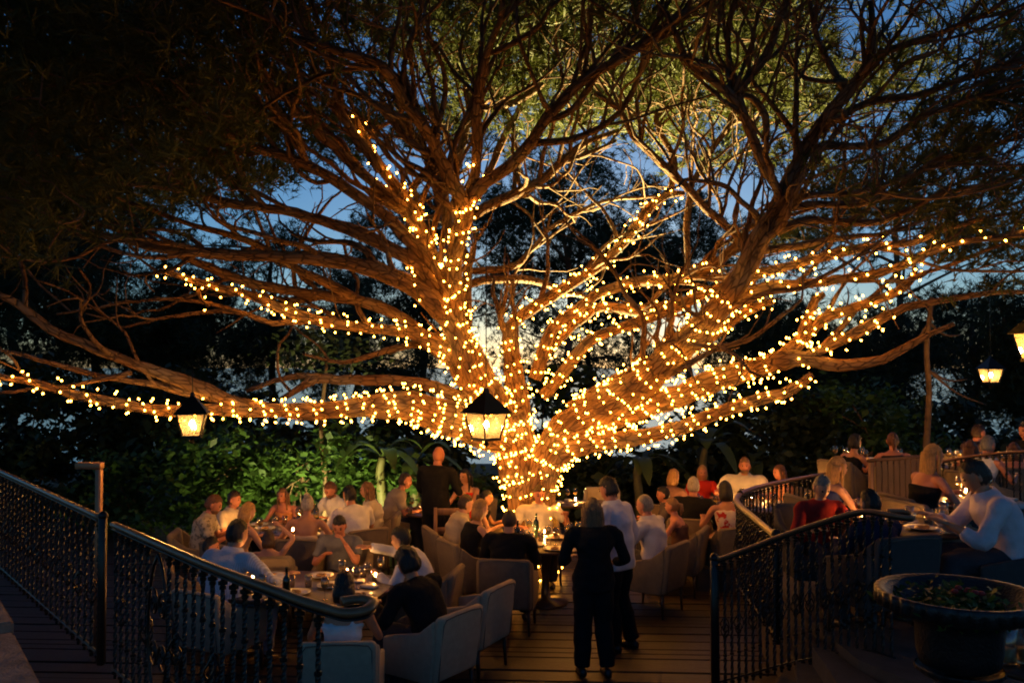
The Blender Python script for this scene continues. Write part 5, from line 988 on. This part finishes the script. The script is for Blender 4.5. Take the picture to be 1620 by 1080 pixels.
# slatted bench back on the terrace
bn = tag(link('slatted_bench', None, loc=W(1428, 770, 10.6)), 'curved wooden slat bench back behind the woman in black', 'bench'); z0 = ZT - bn.location[2]
for i in range(11):
    t = (i - 5) / 5; link('slat', MB().add(*rbox(t * .34 - .029, t * .34 + .029, .05 * t * t, .05 * t * t + .02, z0 + .25, z0 + 1.02 + .03 * t, .005, 1)).mesh('slat', BENCHW, False), bn)
link('top_rail', MB().add(*tube(catmull(np.array([(-.40, .06, z0 + 1.0), (0, .01, z0 + 1.035), (.40, .06, z0 + 1.065)]), n=5), .022, 8)).mesh('top_rail', BENCHW), bn)
link('seat', MB().add(*rbox(-.38, .38, .06, .5, z0 + .40, z0 + .45, .01, 1)).mesh('seat', WOOD), bn)
for sx in (-1, 1): link('leg', MB().add(*rbox(sx * .36 - .02, sx * .36 + .02, .02, .08, z0, z0 + .98, .005, 1)).mesh('leg', WOOD), bn); link('leg', MB().add(*rbox(sx * .36 - .02, sx * .36 + .02, .42, .48, z0, z0 + .40, .005, 1)).mesh('leg', WOOD), bn)

# ------------------------------------------------------------------ urn planter, lower right
uc = W(1516, 934, 4.55); ur = .385
pd = tag(link('pedestal', MB().add(*rbox(-.24, .24, -.24, .24, 0, .12, .015, 2)).add(*rbox(-.19, .19, -.19, .19, .12, uc[2] - .68, .015, 2)).add(*rbox(-.23, .23, -.23, .23, uc[2] - .68, uc[2] - .60, .015, 2)).mesh('pedestal', STONE), loc=(uc[0], uc[1], 0)), 'square stone pedestal under the black garden urn', 'pedestal')
ua = tag(link('garden_urn', None, loc=(uc[0], uc[1], uc[2] - .60)), 'large black iron urn with fluted rim in right foreground', 'urn')
prof = [(.17, 0), (.18, .03), (.09, .06), (.07, .11), (.09, .14), (.17, .17), (.205, .20), (.21, .215)]
link('foot', MB().add(*lathe(prof, 72, 24, [0, 0, 0, 0, 0, .06, .06, 0])).mesh('foot', IRONM), ua)
prof = [(.15, .213), (.19, .235), (.205, .30), (.21, .42), (.225, .46), (.285, .49)]
link('bowl', MB().add(*lathe(prof, 72)).mesh('bowl', IRONM), ua)
prof = [(.285, .489), (.34, .50), (.385, .53), (ur, .57), (.395, .598), (.375, .60), (.35, .585), (.30, .53), (.26, .50), (.0, .49)]
link('rim', MB().add(*lathe(prof, 144, 36, [.0, .03, .06, .05, .015, 0, 0, 0, 0, 0])).mesh('rim', IRONM), ua)
pp = rng.standard_normal((900, 3)) * (.12, .12, .035) + (0, 0, 0)
up = tag(link('trailing_plant', None, loc=(uc[0], uc[1], uc[2] - .07)), 'low green plant with red flowers growing in the black urn', 'plant')
tag(link('foliage', trimesh('foliage', leaves(pp, .045), LEAF, 4), up), kind='stuff')
link('stem', MB().add(*tube([(0, 0, -.035), (.02, .01, .02)], .01, 5)).mesh('stem', STALK), up)
for i in range(7):
    a = rng.uniform(0, 6.28); q = rng.uniform(.02, .16); link('flower', MB().add(*sphere((.05 + q * math.cos(a) * .6, q * math.sin(a) * .6, .06 + .02 * rng.random()), (.02, .02, .013), 7, 5)).mesh('flower', mat('red_petal', (.35, .02, .02), .6)), up)
# near table with candle glasses at the right edge
nt_ = W(1640, 1050, 5.0); table('dark table at the lower right corner', nt_[0] + .12, nt_[1] + .1, .35, .42, .42, 0, True, h=nt_[2] - .35)
for x_, l_ in ((1592, 'left of the two candle glasses at the lower right corner'), (1626, 'right of the two candle glasses at the lower right corner')):
    p = W(x_, 1050, 5.0); o = link('candle_glass', vot_m, loc=(p[0], p[1], nt_[2] + .002)); o.scale = (1.5, 1.5, 2.4); link("flame", vf_m, link("wax", vw_m, o)).scale = (.5, .5, .3); tag(o, l_, 'candle', 'candle glasses at the lower right')

ORD = ['leftmost', 'second from left', 'third from left', 'fourth from left', 'fifth from left', 'sixth from left', 'seventh from left']
for (kind, adj, where), obs in ITEMS.items():
    obs.sort(key=lambda o: o.location[0] / o.location[1])
    for i, o in enumerate(obs):
        if len(obs) > 1: o['label'] = adj + ', ' + ('rightmost' if i == len(obs) - 1 else ORD[i]) + ', ' + where
